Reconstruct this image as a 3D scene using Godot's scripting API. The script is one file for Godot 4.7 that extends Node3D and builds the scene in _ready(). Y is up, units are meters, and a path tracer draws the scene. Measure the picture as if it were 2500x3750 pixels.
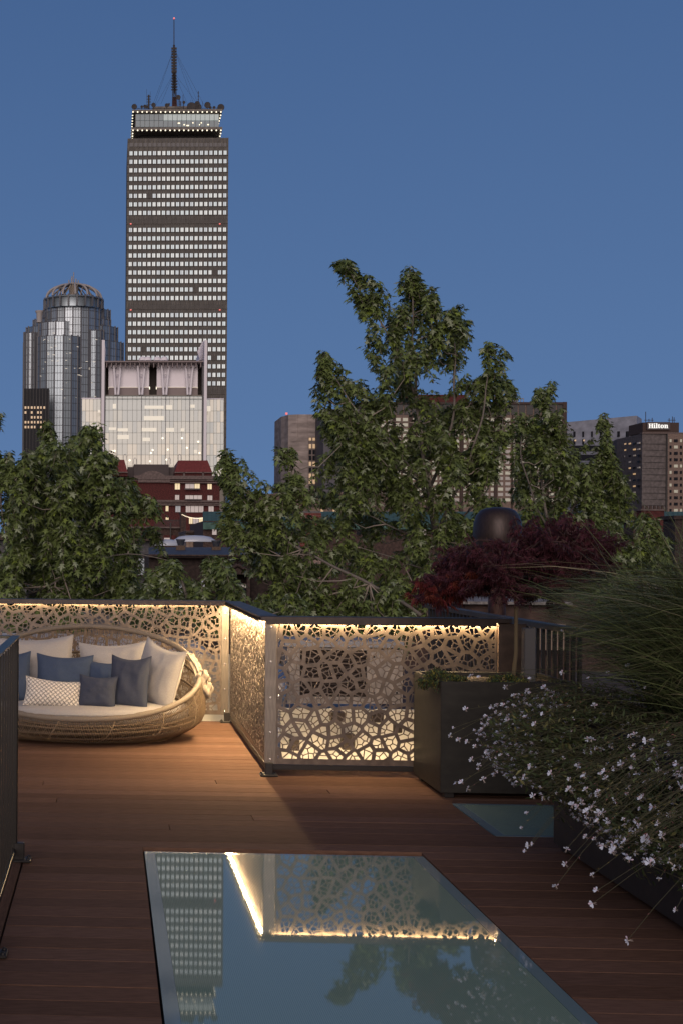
extends Node3D
# Roof deck at dusk in front of a city skyline. Metres, y up; the deck's boards run along x, depth runs towards -z.

const FOCAL := 4900.0            # in pixels of the photograph
const CENTRE := Vector2(161, 2016)
const EYE := Vector3(0, 1.49, 0)
const GROUND := -16.0
var turned := Basis(Vector3.UP, 0.049) * Basis(Vector3.BACK, 0.0075)
var crop := [0.0, 0.0, 1.0]
var mats := {}
var rng := RandomNumberGenerator.new()


# ---------------------------------------------------------------- mesh building
class Shape:
	var v := PackedVector3Array()
	var n := PackedVector3Array()
	var t := PackedVector2Array()
	var c := PackedColorArray()
	var ix := PackedInt32Array()
	var tint := Color.WHITE
	var tinted := false

	func tri(a: Vector3, b: Vector3, d: Vector3) -> void:
		var m := (b - a).cross(d - a).normalized()
		var k := v.size()
		v.append_array([a, b, d])
		n.append_array([m, m, m])
		t.append_array([Vector2(a.x, a.y), Vector2(b.x, b.y), Vector2(d.x, d.y)])
		if tinted:
			c.append_array([tint, tint, tint])
		ix.append_array([k, k + 2, k + 1])

	func quad(a: Vector3, b: Vector3, d: Vector3, e: Vector3) -> void:
		var m := (d - a).cross(e - b).normalized()
		var k := v.size()
		v.append_array([a, b, d, e])
		n.append_array([m, m, m, m])
		t.append_array([Vector2(0, 1), Vector2(1, 1), Vector2(1, 0), Vector2(0, 0)])
		if tinted:
			c.append_array([tint, tint, tint, tint])
		ix.append_array([k, k + 2, k + 1, k, k + 3, k + 2])

	func face(a: Vector3, b: Vector3, d: Vector3, e: Vector3, out: Vector3) -> void:
		if (d - a).cross(e - b).dot(out) < 0:
			quad(e, d, b, a)
		else:
			quad(a, b, d, e)

	func box(at: Vector3, s: Vector3, turn := Basis.IDENTITY) -> void:
		var h := s * 0.5
		for a in 3:
			for sg in [-1.0, 1.0]:
				var o := Vector3.ZERO
				o[a] = h[a] * sg
				var p := Vector3.ZERO
				p[(a + 1) % 3] = h[(a + 1) % 3]
				var q := Vector3.ZERO
				q[(a + 2) % 3] = h[(a + 2) % 3]
				face(at + turn * (o - p - q), at + turn * (o + p - q), at + turn * (o + p + q), at + turn * (o - p + q), turn * o)

	func span(lo: Vector3, hi: Vector3) -> void:
		box((lo + hi) * 0.5, (hi - lo).abs())

	func cbox(at: Vector3, s: Vector3, ch: float, turn := Basis.IDENTITY) -> void:
		var h := s * 0.5
		var p := func(a: int, sg: Array) -> Vector3:
			var o := Vector3(sg[0] * (h.x - ch), sg[1] * (h.y - ch), sg[2] * (h.z - ch))
			o[a] = sg[a] * h[a]
			return at + turn * o
		for a in 3:
			var b := (a + 1) % 3
			var d := (a + 2) % 3
			for s0 in [-1, 1]:
				var k := [[0, 0, 0], [0, 0, 0], [0, 0, 0], [0, 0, 0]]
				var w := [[-1, -1], [1, -1], [1, 1], [-1, 1]]
				for i in 4:
					k[i][a] = s0
					k[i][b] = w[i][0]
					k[i][d] = w[i][1]
				var o := Vector3.ZERO
				o[a] = s0
				face(p.call(a, k[0]), p.call(a, k[1]), p.call(a, k[2]), p.call(a, k[3]), turn * o)
				for s1 in [-1, 1]:
					var e := [0, 0, 0]
					var f := [0, 0, 0]
					e[a] = s0
					e[b] = s1
					e[d] = -1
					f[a] = s0
					f[b] = s1
					f[d] = 1
					o[b] = s1
					face(p.call(a, e), p.call(a, f), p.call(b, f), p.call(b, e), turn * o)
		for x in [-1, 1]:
			for y in [-1, 1]:
				for z in [-1, 1]:
					var A: Vector3 = p.call(0, [x, y, z])
					var B: Vector3 = p.call(1, [x, y, z])
					var D: Vector3 = p.call(2, [x, y, z])
					if (B - A).cross(D - A).dot(turn * Vector3(x, y, z)) < 0:
						tri(A, D, B)
					else:
						tri(A, B, D)

	func tube(p: PackedVector3Array, r: PackedFloat32Array, sides := 6, closed := false) -> void:
		var m := p.size()
		if m < 2:
			return
		var side := Vector3.ZERO
		var k0 := v.size()
		for i in m:
			var d := (p[mini(i + 1, m - 1)] - p[maxi(i - 1, 0)]).normalized()
			if closed:
				d = (p[(i + 1) % m] - p[(i + m - 1) % m]).normalized()
			if side == Vector3.ZERO:
				side = d.cross(Vector3.UP if absf(d.y) < 0.9 else Vector3.RIGHT).normalized()
			side = (side - d * side.dot(d)).normalized()
			var up := d.cross(side)
			var rad := r[mini(i, r.size() - 1)]
			for j in sides:
				var a := TAU * j / sides
				var o := side * cos(a) + up * sin(a)
				v.append(p[i] + o * rad)
				n.append(o)
				t.append(Vector2(float(j) / sides, float(i) / m))
				if tinted:
					c.append(tint)
		for i in (m if closed else m - 1):
			for j in sides:
				var a := k0 + i * sides + j
				var b := k0 + i * sides + (j + 1) % sides
				var e := k0 + ((i + 1) % m) * sides + j
				var f := k0 + ((i + 1) % m) * sides + (j + 1) % sides
				ix.append_array([a, f, b, a, e, f])

	func bar(a: Vector3, b: Vector3, r: float, sides := 5) -> void:
		tube(PackedVector3Array([a, b]), PackedFloat32Array([r]), sides)

	func prism(poly: PackedVector2Array, y0: float, y1: float) -> void:   # poly in x, z
		var m := poly.size()
		var mid := Vector2.ZERO
		for q in poly:
			mid += q / m
		for i in m:
			var a := poly[i]
			var b := poly[(i + 1) % m]
			var o := (a + b) * 0.5 - mid
			face(Vector3(a.x, y0, a.y), Vector3(b.x, y0, b.y), Vector3(b.x, y1, b.y), Vector3(a.x, y1, a.y), Vector3(o.x, 0, o.y))
			var A := Vector3(a.x, y1, a.y)
			var B := Vector3(b.x, y1, b.y)
			var M := Vector3(mid.x, y1, mid.y)
			if (B - A).cross(M - A).y > 0:
				tri(A, B, M)
			else:
				tri(B, A, M)

	func lathe(at: Vector3, prof: PackedVector2Array, sides := 24) -> void:   # (radius, height) pairs
		var rows: Array[PackedVector3Array] = []
		for q in prof:
			var row := PackedVector3Array()
			for j in sides + 1:
				var a := TAU * j / sides
				row.append(at + Vector3(q.x * cos(a), q.y, q.x * sin(a)))
			rows.append(row)
		sheet(rows)

	func sheet(rows: Array[PackedVector3Array], scale := Vector2.ONE) -> void:
		var nu := rows.size()
		var nv := rows[0].size()
		var k0 := v.size()
		var shut := rows[0][0].distance_to(rows[0][nv - 1]) < 1e-5 and nv > 4
		for i in nu:
			for j in nv:
				var du := rows[mini(i + 1, nu - 1)][j] - rows[maxi(i - 1, 0)][j]
				var dv: Vector3
				if shut:
					dv = rows[i][(j + 1) % nv if j < nv - 1 else 1] - rows[i][j - 1 if j > 0 else nv - 2]
				else:
					dv = rows[i][mini(j + 1, nv - 1)] - rows[i][maxi(j - 1, 0)]
				var m := dv.cross(du)
				n.append(m.normalized() if m.length() > 1e-12 else Vector3.UP)
				v.append(rows[i][j])
				t.append(Vector2(float(j) / (nv - 1), float(i) / (nu - 1)) * scale)
				if tinted:
					c.append(tint)
		for i in nu - 1:
			for j in nv - 1:
				var a := k0 + i * nv + j
				ix.append_array([a, a + nv + 1, a + 1, a, a + nv, a + nv + 1])

	func mesh() -> ArrayMesh:
		var a := []
		a.resize(Mesh.ARRAY_MAX)
		a[Mesh.ARRAY_VERTEX] = v
		a[Mesh.ARRAY_NORMAL] = n
		a[Mesh.ARRAY_TEX_UV] = t
		if tinted:
			a[Mesh.ARRAY_COLOR] = c
		a[Mesh.ARRAY_INDEX] = ix
		var m := ArrayMesh.new()
		m.add_surface_from_arrays(Mesh.PRIMITIVE_TRIANGLES, a)
		return m


# ---------------------------------------------------------------- nodes
func put(called: String, mesh: Mesh, m: Material, parent: Node = self, at := Vector3.ZERO) -> MeshInstance3D:
	var o := MeshInstance3D.new()
	o.name = called
	o.mesh = mesh
	o.material_override = m
	o.position = at
	parent.add_child(o, true)
	number(o, called)
	return o


func number(o: Node, called: String) -> void:       # a repeat takes a three-digit number
	if o.name == called:
		return
	var key := called + str(o.get_parent().get_instance_id())
	var k: int = mats.get(key, 0) + 1
	mats[key] = k
	o.name = "%s_%03d" % [called, k]


func obj(called: String, s: Shape, m: Material, parent: Node = self) -> MeshInstance3D:
	return put(called, s.mesh(), m, parent)


func stuff(o: Node) -> void:
	o.set_meta("kind", "stuff")


func struct(o: Node) -> Node:
	o.set_meta("kind", "structure")
	return o


func tag(o: Node, label: String, category: String, group := "") -> void:
	o.set_meta("label", label)
	o.set_meta("category", category)
	if group:
		o.set_meta("group", group)


func thing(called: String, label: String, category: String, at := Vector3.ZERO, group := "") -> Node3D:
	var o := Node3D.new()
	o.name = called
	o.position = at
	add_child(o, true)
	number(o, called)
	tag(o, label, category, group)
	return o


func multi(called: String, mesh: Mesh, m: Material, where: Array[Transform3D], tints: PackedColorArray, parent: Node) -> void:
	var mm := MultiMesh.new()
	mm.transform_format = MultiMesh.TRANSFORM_3D
	mm.use_colors = true
	mm.mesh = mesh
	mm.instance_count = where.size()
	for i in where.size():
		mm.set_instance_transform(i, where[i])
		mm.set_instance_color(i, tints[i])
	var o := MultiMeshInstance3D.new()
	o.name = called
	o.multimesh = mm
	o.material_override = m
	parent.add_child(o, true)
	stuff(o)


# ---------------------------------------------------------------- measured places
func at(x: float, y: float, d: float) -> Vector3:   # the point d metres away along -z that is measured at x, y in the photograph
	var r := turned * Vector3((x - CENTRE.x) / FOCAL, -(y - CENTRE.y) / FOCAL, -1)
	return EYE + r * (d / -r.z)


func q(x: float, y: float, d: float) -> Vector3:
	return at(x * 1.5944, y * 1.5944, d)


func u(x: float, y: float, d: float) -> Vector3:    # the same in the crop being measured
	return at(crop[0] + crop[2] * x, crop[1] + crop[2] * y, d)


func wall(s: Shape, x0: float, y0: float, x1: float, y1: float, d: float, thick: float, base := INF) -> void:
	var my := (y0 + y1) * 0.5
	var mx := (x0 + x1) * 0.5
	var lo := Vector3(u(x0, my, d).x, u(mx, y1, d).y if base == INF else base, -d - thick)
	s.span(lo, Vector3(u(x1, my, d).x, u(mx, y0, d).y, -d))


func panes(parent: Node, called: String, list: Array, d: float, thick: float, m: Material) -> void:   # each rectangle a part of its own
	for r in list:
		var s := Shape.new()
		wall(s, r[0], r[1], r[2], r[3], d, thick)
		obj(called, s, m, parent)


# ---------------------------------------------------------------- materials
func lin(r: float, g: float, b: float) -> Color:
	return Color(r, g, b).linear_to_srgb()


func noise(seed_: int, freq: float, lo: float, hi: float, size := 256, octaves := 4) -> ImageTexture:
	var f := FastNoiseLite.new()
	f.seed = seed_
	f.frequency = freq
	f.fractal_octaves = octaves
	var im := f.get_seamless_image(size, size)
	im.convert(Image.FORMAT_RGB8)
	for y in size:
		for x in size:
			var g := lerpf(lo, hi, im.get_pixel(x, y).r)
			im.set_pixel(x, y, Color(g, g, g))
	return ImageTexture.create_from_image(im)


func mat(c: Color, rough := 0.8, metal := 0.0) -> StandardMaterial3D:
	var m := StandardMaterial3D.new()
	m.albedo_color = c
	m.roughness = rough
	m.metallic = metal
	return m


func grain(m: StandardMaterial3D, tex: Texture2D, scale: Vector3, bump := 0.0) -> StandardMaterial3D:
	m.albedo_texture = tex
	m.uv1_triplanar = true
	m.uv1_world_triplanar = true
	m.uv1_scale = scale
	if bump > 0:
		m.heightmap_enabled = true
		m.heightmap_texture = tex
		m.heightmap_scale = bump
	return m


func glow(c: Color, e: float) -> StandardMaterial3D:
	var m := mat(lin(0.3, 0.3, 0.3), 0.3)
	m.emission_enabled = true
	m.emission = c
	m.emission_energy_multiplier = e
	return m


func leafy(back: float) -> StandardMaterial3D:
	var m := mat(Color.WHITE, 0.5)
	m.vertex_color_use_as_albedo = true
	m.cull_mode = BaseMaterial3D.CULL_DISABLED
	m.metallic_specular = 0.35
	if back > 0:
		m.backlight_enabled = true
		m.backlight = Color(back, back, back)
	return m


func rf(a: float, b: float) -> float:
	return rng.randf_range(a, b)


func rv() -> Vector3:
	return Vector3(rf(-1, 1), rf(-1, 1), rf(-1, 1))


# ---------------------------------------------------------------- perforated railing panels
func clip(p: PackedVector2Array, at_: Vector2, m: Vector2) -> PackedVector2Array:   # keeps the side that m points away from
	var out := PackedVector2Array()
	var k := p.size()
	for i in k:
		var a := p[i]
		var b := p[(i + 1) % k]
		var da := (a - at_).dot(m)
		var db := (b - at_).dot(m)
		if da <= 0:
			out.append(a)
		if (da < 0 and db > 0) or (da > 0 and db < 0):
			out.append(a + (b - a) * (da / (da - db)))
	return out


func area(p: PackedVector2Array) -> float:
	var s := 0.0
	for i in p.size():
		s += p[i].cross(p[(i + 1) % p.size()])
	return s * 0.5


func inset(p: PackedVector2Array, by: float) -> PackedVector2Array:
	var out := p
	for i in p.size():
		var a := p[i]
		var b := p[(i + 1) % p.size()]
		if a.distance_to(b) < 1e-5:
			continue
		var m := (b - a).normalized()
		m = Vector2(m.y, -m.x)           # outward of a counter-clockwise polygon
		out = clip(out, a - m * by, m)
		if out.size() < 3:
			return PackedVector2Array()
	return out


func ring(s: Shape, outer: PackedVector2Array, inner: PackedVector2Array, t: float) -> void:
	var mid := Vector2.ZERO
	for a in inner:
		mid += a / inner.size()
	var both := []
	for k in 2:
		var p: PackedVector2Array = [outer, inner][k]
		var start := 0
		for i in p.size():
			if (p[i] - mid).angle() < (p[start] - mid).angle():
				start = i
		var list := []
		for i in p.size() + 1:
			var a: Vector2 = p[(start + i) % p.size()]
			list.append([a, (a - mid).angle() + (TAU if i == p.size() else 0.0)])
		both.append(list)
	var i := 0
	var j := 0
	while i < both[0].size() - 1 or j < both[1].size() - 1:
		var a: Vector2 = both[0][i][0]
		var b: Vector2 = both[1][j][0]
		var e: Vector2
		if j == both[1].size() - 1 or (i < both[0].size() - 1 and both[0][i + 1][1] <= both[1][j + 1][1]):
			i += 1
			e = both[0][i][0]
			flat3(s, a, e, b, t)
		else:
			j += 1
			e = both[1][j][0]
			flat3(s, a, e, b, t)
	for k in inner.size():
		var a := inner[k]
		var b := inner[(k + 1) % inner.size()]
		s.quad(Vector3(b.x, b.y, -t), Vector3(a.x, a.y, -t), Vector3(a.x, a.y, t), Vector3(b.x, b.y, t))


func flat3(s: Shape, a: Vector2, b: Vector2, e: Vector2, t: float) -> void:
	if (b - a).cross(e - a) < 0:
		var k := b
		b = e
		e = k
	s.tri(Vector3(a.x, a.y, t), Vector3(b.x, b.y, t), Vector3(e.x, e.y, t))
	s.tri(Vector3(b.x, b.y, -t), Vector3(a.x, a.y, -t), Vector3(e.x, e.y, -t))


func solid(s: Shape, p: PackedVector2Array, t: float) -> void:
	for i in range(1, p.size() - 1):
		flat3(s, p[0], p[i], p[i + 1], t)


func perforated(w: float, h: float, pitch: float, seed_: int, foot: float) -> Shape:
	var s := Shape.new()
	var g := RandomNumberGenerator.new()
	g.seed = seed_
	var nx := int(ceil(w / pitch)) + 6
	var ny := int(ceil(h / pitch)) + 6
	var pts := []
	for i in nx:
		for j in ny:
			pts.append(Vector2((i - 2.5 + g.randf_range(-0.42, 0.42) + (0.5 if j % 2 else 0.0)) * pitch, (j - 2.5 + g.randf_range(-0.42, 0.42)) * pitch * 0.93))
	var t := 0.002
	solid(s, PackedVector2Array([Vector2(0, 0), Vector2(w, 0), Vector2(w, foot), Vector2(0, foot)]), t)
	for i in pts.size():
		var p: Vector2 = pts[i]
		if p.x < -pitch * 1.5 or p.x > w + pitch * 1.5 or p.y < -pitch * 1.5 or p.y > h + pitch * 1.5:
			continue
		var cell := PackedVector2Array([Vector2(0, foot), Vector2(w, foot), Vector2(w, h), Vector2(0, h)])
		for j in pts.size():
			var o: Vector2 = pts[j]
			if i != j and absf(o.x - p.x) < pitch * 2.6 and absf(o.y - p.y) < pitch * 2.6:
				cell = clip(cell, (p + o) * 0.5, (o - p).normalized())
				if cell.size() < 3:
					break
		if cell.size() < 3 or area(cell) < 1e-6:
			continue
		var hole := inset(cell, g.randf_range(0.0075, 0.0105))
		if hole.size() < 3 or area(hole) < 0.0002:
			solid(s, cell, t)
			continue
		ring(s, cell, hole, t)
		var n := clampi(int(round(area(hole) / (pitch * pitch) * 9.0 * g.randf_range(0.75, 1.35))), 2, 9)
		var lo := hole[0]
		var hi := hole[0]
		for a in hole:
			lo = lo.min(a)
			hi = hi.max(a)
		var subs := []
		var tries := 0
		while subs.size() < n and tries < 90:
			tries += 1
			var a := Vector2(g.randf_range(lo.x, hi.x), g.randf_range(lo.y, hi.y))
			if not Geometry2D.is_point_in_polygon(a, hole):
				continue
			var near := INF
			for b in subs:
				near = minf(near, a.distance_to(b))
			if near > sqrt(area(hole) / n) * 0.78:
				subs.append(a)
		for a in subs:
			var sub := hole
			for b in subs:
				if a != b:
					sub = clip(sub, (a + b) * 0.5, (b - a).normalized())
			if sub.size() < 3 or area(sub) < 1e-6:
				continue
			var cut := inset(sub, 0.0036)
			if cut.size() < 3 or area(cut) < 0.00003:
				solid(s, sub, t)
			else:
				ring(s, sub, cut, t)
	return s


func strip_light(called: String, mid: Vector3, length: float, along_x: bool, energy: float, parent: Node, outward := false) -> void:
	var s := Shape.new()
	s.box(mid, Vector3(length, 0.006, 0.012) if along_x else Vector3(0.014, 0.006, length))
	obj(called, s, mats.led, parent)
	var l := AreaLight3D.new()
	l.name = called + "_glow"
	l.area_size = Vector2(length, 0.012 if along_x else 0.017)
	l.position = mid - Vector3(0, 0.005, 0)
	l.basis = Basis(Vector3.RIGHT, -PI / 2) if along_x else Basis(Vector3.UP, PI / 2) * Basis(Vector3.RIGHT, -PI / 2)
	if outward:      # under the deck's edge, washing out over the white roof
		l.basis = Basis(Vector3.RIGHT, 0.5)
		l.position = mid + Vector3(0, -0.004, -0.008)
	l.light_color = Color(1.0, 0.85, 0.63)
	l.light_energy = energy
	l.shadow_enabled = true
	l.set("area_range", 12.0)
	parent.add_child(l, true)


# ---------------------------------------------------------------- deck
func build_deck() -> void:
	var roof := Shape.new()
	roof.span(Vector3(-9, GROUND, -21), Vector3(9, -0.31, 4))
	struct(obj("own_roof_slab", roof, mats.brick_dark))
	var white := Shape.new()
	white.span(Vector3(-9, -0.30, -20.9), Vector3(2.83, -0.22, -9.62))
	struct(obj("roof_membrane", white, mats.membrane))
	var base := Shape.new()
	var low := Shape.new()
	low.span(Vector3(1.30, -0.215, -10.2), Vector3(2.83, 0.315, -10.16))
	low.span(Vector3(1.30, -0.215, -20.8), Vector3(2.83, -0.10, -10.205))
	low.span(Vector3(-9, -0.215, -12.36), Vector3(1.28, 0.55, -12.32))
	low.span(Vector3(-9, -0.215, -20.8), Vector3(1.28, 0.2, -12.365))
	struct(obj("white_parapet", low, mats.membrane))
	base.span(Vector3(-3.2, -0.30, -9.56), Vector3(4.6, -0.05, 3.5))
	base.span(Vector3(-3.2, -0.30, -11.84), Vector3(1.20, -0.045, -9.57))
	struct(obj("deck_underlay", base, mats.dark))

	var deck := Node3D.new()
	deck.name = "deck"
	add_child(deck)
	struct(deck)
	var woods := []
	for k in 7:
		var m := mat(lin(0.188, 0.107, 0.073) if k % 3 else lin(0.178, 0.104, 0.074), 0.85)
		m.albedo_color = m.albedo_color.darkened([0.0, 0.05, 0.11, 0.02, 0.15, 0.07, 0.09][k])
		m.metallic_specular = 0.13
		grain(m, mats.woodtex, Vector3(0.9, 3.0, 9.0), 0.05)
		m.uv1_offset = Vector3(0.13 * k, 0.2 * k, 0.31 * k)
		woods.append(m)
	var g := RandomNumberGenerator.new()
	g.seed = 5
	var meshes := {}
	for row in 64:
		var z := -2.62 - 0.145 * row           # centre of the board
		if z < -11.84:
			break
		var spans := []
		var left := -3.1 if z < -6.42 else -0.40
		var right := 1.20 if z < -9.55 else 4.5
		var cuts := []
		if z > -6.72 and z < -3.4:
			cuts.append([0.178, 1.562])
		if z > -8.11 and z < -7.15:
			cuts.append([2.04, 3.6])
		var x := left
		for c in cuts:
			spans.append([x, c[0]])
			x = c[1]
		if right > x:
			spans.append([x, right])
		for sp in spans:
			var a: float = sp[0]
			var b: float = sp[1]
			var list := [[a, b]]
			if b - a > 2.0 and g.randf() < 0.5:
				var c := g.randf_range(a + 0.6, b - 0.6)
				if row == 42:
					c = 0.70
				list = [[a, c - 0.002], [c + 0.002, b]]
			for e in list:
				var s := Shape.new()
				s.cbox(Vector3((e[0] + e[1]) / 2, -0.0125 + g.randf_range(-0.0012, 0.0008), z), Vector3(e[1] - e[0], 0.025, 0.1405), 0.0015)
				obj("deck_board", s, woods[g.randi() % 7], deck)
	var edge := Shape.new()
	edge.cbox(Vector3(-0.462, -0.010, -4.6), Vector3(0.108, 0.025, 3.6), 0.003)
	var em: StandardMaterial3D = woods[2].duplicate()
	em.uv1_scale = Vector3(9, 3, 0.9)
	obj("border_board", edge, em, deck)


func floor_glass(label: String, lo: Vector2, hi: Vector2, tilt: float) -> void:
	var mid := (lo + hi) * 0.5
	var o := thing("floor_glass", label, "glass floor panel", Vector3(mid.x, 0, mid.y))
	o.rotation.x = tilt
	var h := (hi - lo) * 0.5
	var s := Shape.new()
	s.cbox(Vector3(0, -0.014, 0.0), Vector3(h.x * 2 - 0.104, 0.030, h.y * 2 - 0.07), 0.001)
	obj("fritted_pane", s, mats.frit, o)
	for r in [[-h.x, -h.y, -h.x + 0.0515, h.y], [h.x - 0.0515, -h.y, h.x, h.y], [-h.x + 0.052, -h.y, h.x - 0.052, -h.y + 0.0345], [-h.x + 0.052, h.y - 0.0345, h.x - 0.052, h.y]]:
		var b := Shape.new()
		b.span(Vector3(r[0], -0.029, r[1]), Vector3(r[2], 0.001, r[3]))
		obj("clear_edge", b, mats.clear_edge, o)


# ---------------------------------------------------------------- railings
func post_foot(parent: Node, x: float, z: float) -> void:
	var s := Shape.new()
	s.cbox(Vector3(x, 0.05, z), Vector3(0.05, 0.08, 0.04), 0.003)
	s.cbox(Vector3(x, 0.008, z), Vector3(0.115, 0.012, 0.085), 0.003)
	for i in [-1, 1]:
		for j in [-1, 1]:
			s.lathe(Vector3(x + i * 0.044, 0.012, z + j * 0.03), PackedVector2Array([Vector2(0.009, 0), Vector2(0.009, 0.008), Vector2(0.004, 0.012), Vector2(0, 0.012)]), 6)
	obj("post_foot", s, mats.black_metal, parent)


func plate(parent: Node, at_: Vector3, size: Vector3, face_: Vector3, screws: Array) -> void:
	var s := Shape.new()
	s.cbox(at_, size, 0.0015)
	var o := obj("end_plate", s, mats.brushed, parent)
	for y in screws:
		var b := Shape.new()
		b.lathe(Vector3.ZERO, PackedVector2Array([Vector2(0.008, 0), Vector2(0.008, 0.002), Vector2(0.004, 0.0035), Vector2(0.002, 0.002), Vector2(0, 0.002)]), 10)
		var c := obj("screw", b, mats.steel, o)
		c.basis = Basis(Quaternion(Vector3.UP, face_))
		c.position = Vector3(at_.x, y, at_.z) + face_ * (size.z * 0.5 if face_.z else size.x * 0.5)


func build_railings() -> void:
	var o := thing("perforated_railing", "bronze perforated railing lit under its handrail, behind the wicker daybed", "railing", Vector3.ZERO, "lit perforated railings")
	put("perforated_panel", perforated(3.4, 0.967, 0.102, 11, 0.026).mesh(), mats.bronze, o, Vector3(-2.415, 0.065, -11.77))
	plate(o, Vector3(1.018, 0.548, -11.768), Vector3(0.064, 0.968, 0.008), Vector3.BACK, [0.95, 0.73, 0.51, 0.29, 0.1])
	var s := Shape.new()
	s.cbox(Vector3(-0.70, 1.0475, -11.79), Vector3(3.53, 0.03, 0.13), 0.003)
	s.cbox(Vector3(-0.70, 1.035, -11.728), Vector3(3.40, 0.03, 0.006), 0.001)
	obj("handrail", s, mats.rail, o)
	strip_light("led_strip", Vector3(-0.70, 1.028, -11.756), 3.35, true, 1.05, o)
	strip_light("led_strip", Vector3(-0.70, -0.12, -12.15), 3.35, true, 0.9, o, true)
	post_foot(o, 1.035, -11.74)
	post_foot(o, -1.2, -11.74)

	o = thing("perforated_railing", "bronze perforated railing running away beside the daybed, its light strip along the deck", "railing", Vector3.ZERO, "lit perforated railings")
	var p := put("perforated_panel", perforated(2.70, 0.957, 0.102, 23, 0.026).mesh(), mats.bronze, o, Vector3(1.06, 0.075, -9.03))
	p.rotation.y = PI / 2
	s = Shape.new()
	s.cbox(Vector3(1.075, 1.0475, -10.34), Vector3(0.13, 0.03, 2.70), 0.003)
	s.cbox(Vector3(1.013, 1.035, -10.40), Vector3(0.006, 0.03, 2.58), 0.001)
	obj("handrail", s, mats.rail, o)
	strip_light("led_strip", Vector3(1.038, 1.028, -10.36), 2.60, false, 9.0, o)
	s = Shape.new()
	s.cbox(Vector3(1.062, 0.055, -10.35), Vector3(0.02, 0.035, 2.6), 0.002)
	obj("bottom_bar", s, mats.black_metal, o)

	o = thing("perforated_railing", "bronze perforated railing facing us between the bright end plate and the planter", "railing", Vector3.ZERO, "lit perforated railings")
	put("perforated_panel", perforated(1.44, 0.957, 0.102, 37, 0.026).mesh(), mats.bronze, o, Vector3(1.119, 0.077, -8.992))
	plate(o, Vector3(1.080, 0.5555, -8.988), Vector3(0.077, 0.957, 0.008), Vector3.BACK, [0.99, 0.76, 0.52, 0.29, 0.11])
	s = Shape.new()
	s.cbox(Vector3(1.83, 1.0475, -9.02), Vector3(1.64, 0.03, 0.115), 0.003)
	s.cbox(Vector3(1.80, 1.036, -8.966), Vector3(1.50, 0.05, 0.006), 0.001)
	obj("handrail", s, mats.rail, o)
	strip_light("led_strip", Vector3(1.83, 1.028, -8.979), 1.46, true, 1.9, o)
	strip_light("led_strip", Vector3(2.0, -0.12, -9.93), 1.5, true, 0.6, o, true)
	post_foot(o, 1.07, -8.97)
	s = Shape.new()
	s.cbox(Vector3(1.9, 0.055, -9.01), Vector3(1.6, 0.035, 0.02), 0.002)
	obj("bottom_bar", s, mats.black_metal, o)
	s = Shape.new()
	s.cbox(Vector3(2.655, 0.515, -9.0), Vector3(0.185, 1.03, 0.06), 0.004)
	obj("end_post", s, mats.planter_warm, o)

	# dark picket railing that runs away behind the planter
	o = thing("picket_railing", "dark picket railing running away behind the red maple", "railing", Vector3.ZERO)
	for k in 34:
		s = Shape.new()
		s.box(Vector3(2.86, 0.50, -8.3 - 0.115 * k), Vector3(0.02, 1.0, 0.03))
		obj("picket", s, mats.black_metal, o)
	s = Shape.new()
	s.cbox(Vector3(2.86, 1.02, -10.2), Vector3(0.06, 0.04, 4.2), 0.004)
	obj("top_rail", s, mats.rail, o)
	s = Shape.new()
	s.cbox(Vector3(2.665, 0.51, -8.66), Vector3(0.07, 1.02, 0.07), 0.004)
	obj("corner_post", s, mats.grey_post, o)

	# the dark railing round the stair opening at the left
	o = thing("stair_railing", "black picket railing around the stair opening at the deck's left edge", "railing", Vector3.ZERO)
	for k in 25:
		s = Shape.new()
		s.box(Vector3(-0.447, 0.54, -6.39 + 0.14 * k), Vector3(0.0095, 1.02, 0.0095))
		obj("picket", s, mats.picket, o)
	for k in 10:
		s = Shape.new()
		s.box(Vector3(-0.55 - 0.10 * k, 0.54, -6.40), Vector3(0.011, 1.02, 0.011))
		obj("picket", s, mats.picket, o)
	s = Shape.new()
	s.cbox(Vector3(-0.447, 0.55, -6.40), Vector3(0.034, 1.06, 0.034), 0.003)
	obj("post", s, mats.picket, o)
	s = Shape.new()
	s.cbox(Vector3(-0.447, 1.075, -4.72), Vector3(0.042, 0.012, 3.40), 0.003)
	obj("top_rail", s, mats.top_rail, o)
	s = Shape.new()
	s.cbox(Vector3(-0.97, 1.075, -6.40), Vector3(1.0, 0.012, 0.042), 0.003)
	obj("top_rail", s, mats.top_rail, o)
	s = Shape.new()
	s.cbox(Vector3(-0.447, 0.05, -4.7), Vector3(0.02, 0.03, 3.35), 0.003)
	obj("bottom_rail", s, mats.picket, o)
	for k in 3:
		post_foot(o, -0.42, -6.40 + k * 1.5)


# ---------------------------------------------------------------- daybed
func rim_point(a: float) -> Vector3:
	return Vector3(0.93 * cos(a), 0.215 + 0.63 * pow((1.0 + sin(a)) * 0.5, 1.15), -0.67 * sin(a))


func bowl(a: float, s: float, slim := 1.0) -> Vector3:
	var r := rim_point(a)
	var k := 0.80 + 0.25 * sin(minf(s * 2.1, 1.0) * PI / 2) - 0.05 * pow(maxf(0.0, s - 0.66) / 0.34, 1.5)
	return Vector3(r.x * k * slim, lerpf(0.022, r.y, pow(s, 1.1)), r.z * k * slim)


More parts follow.
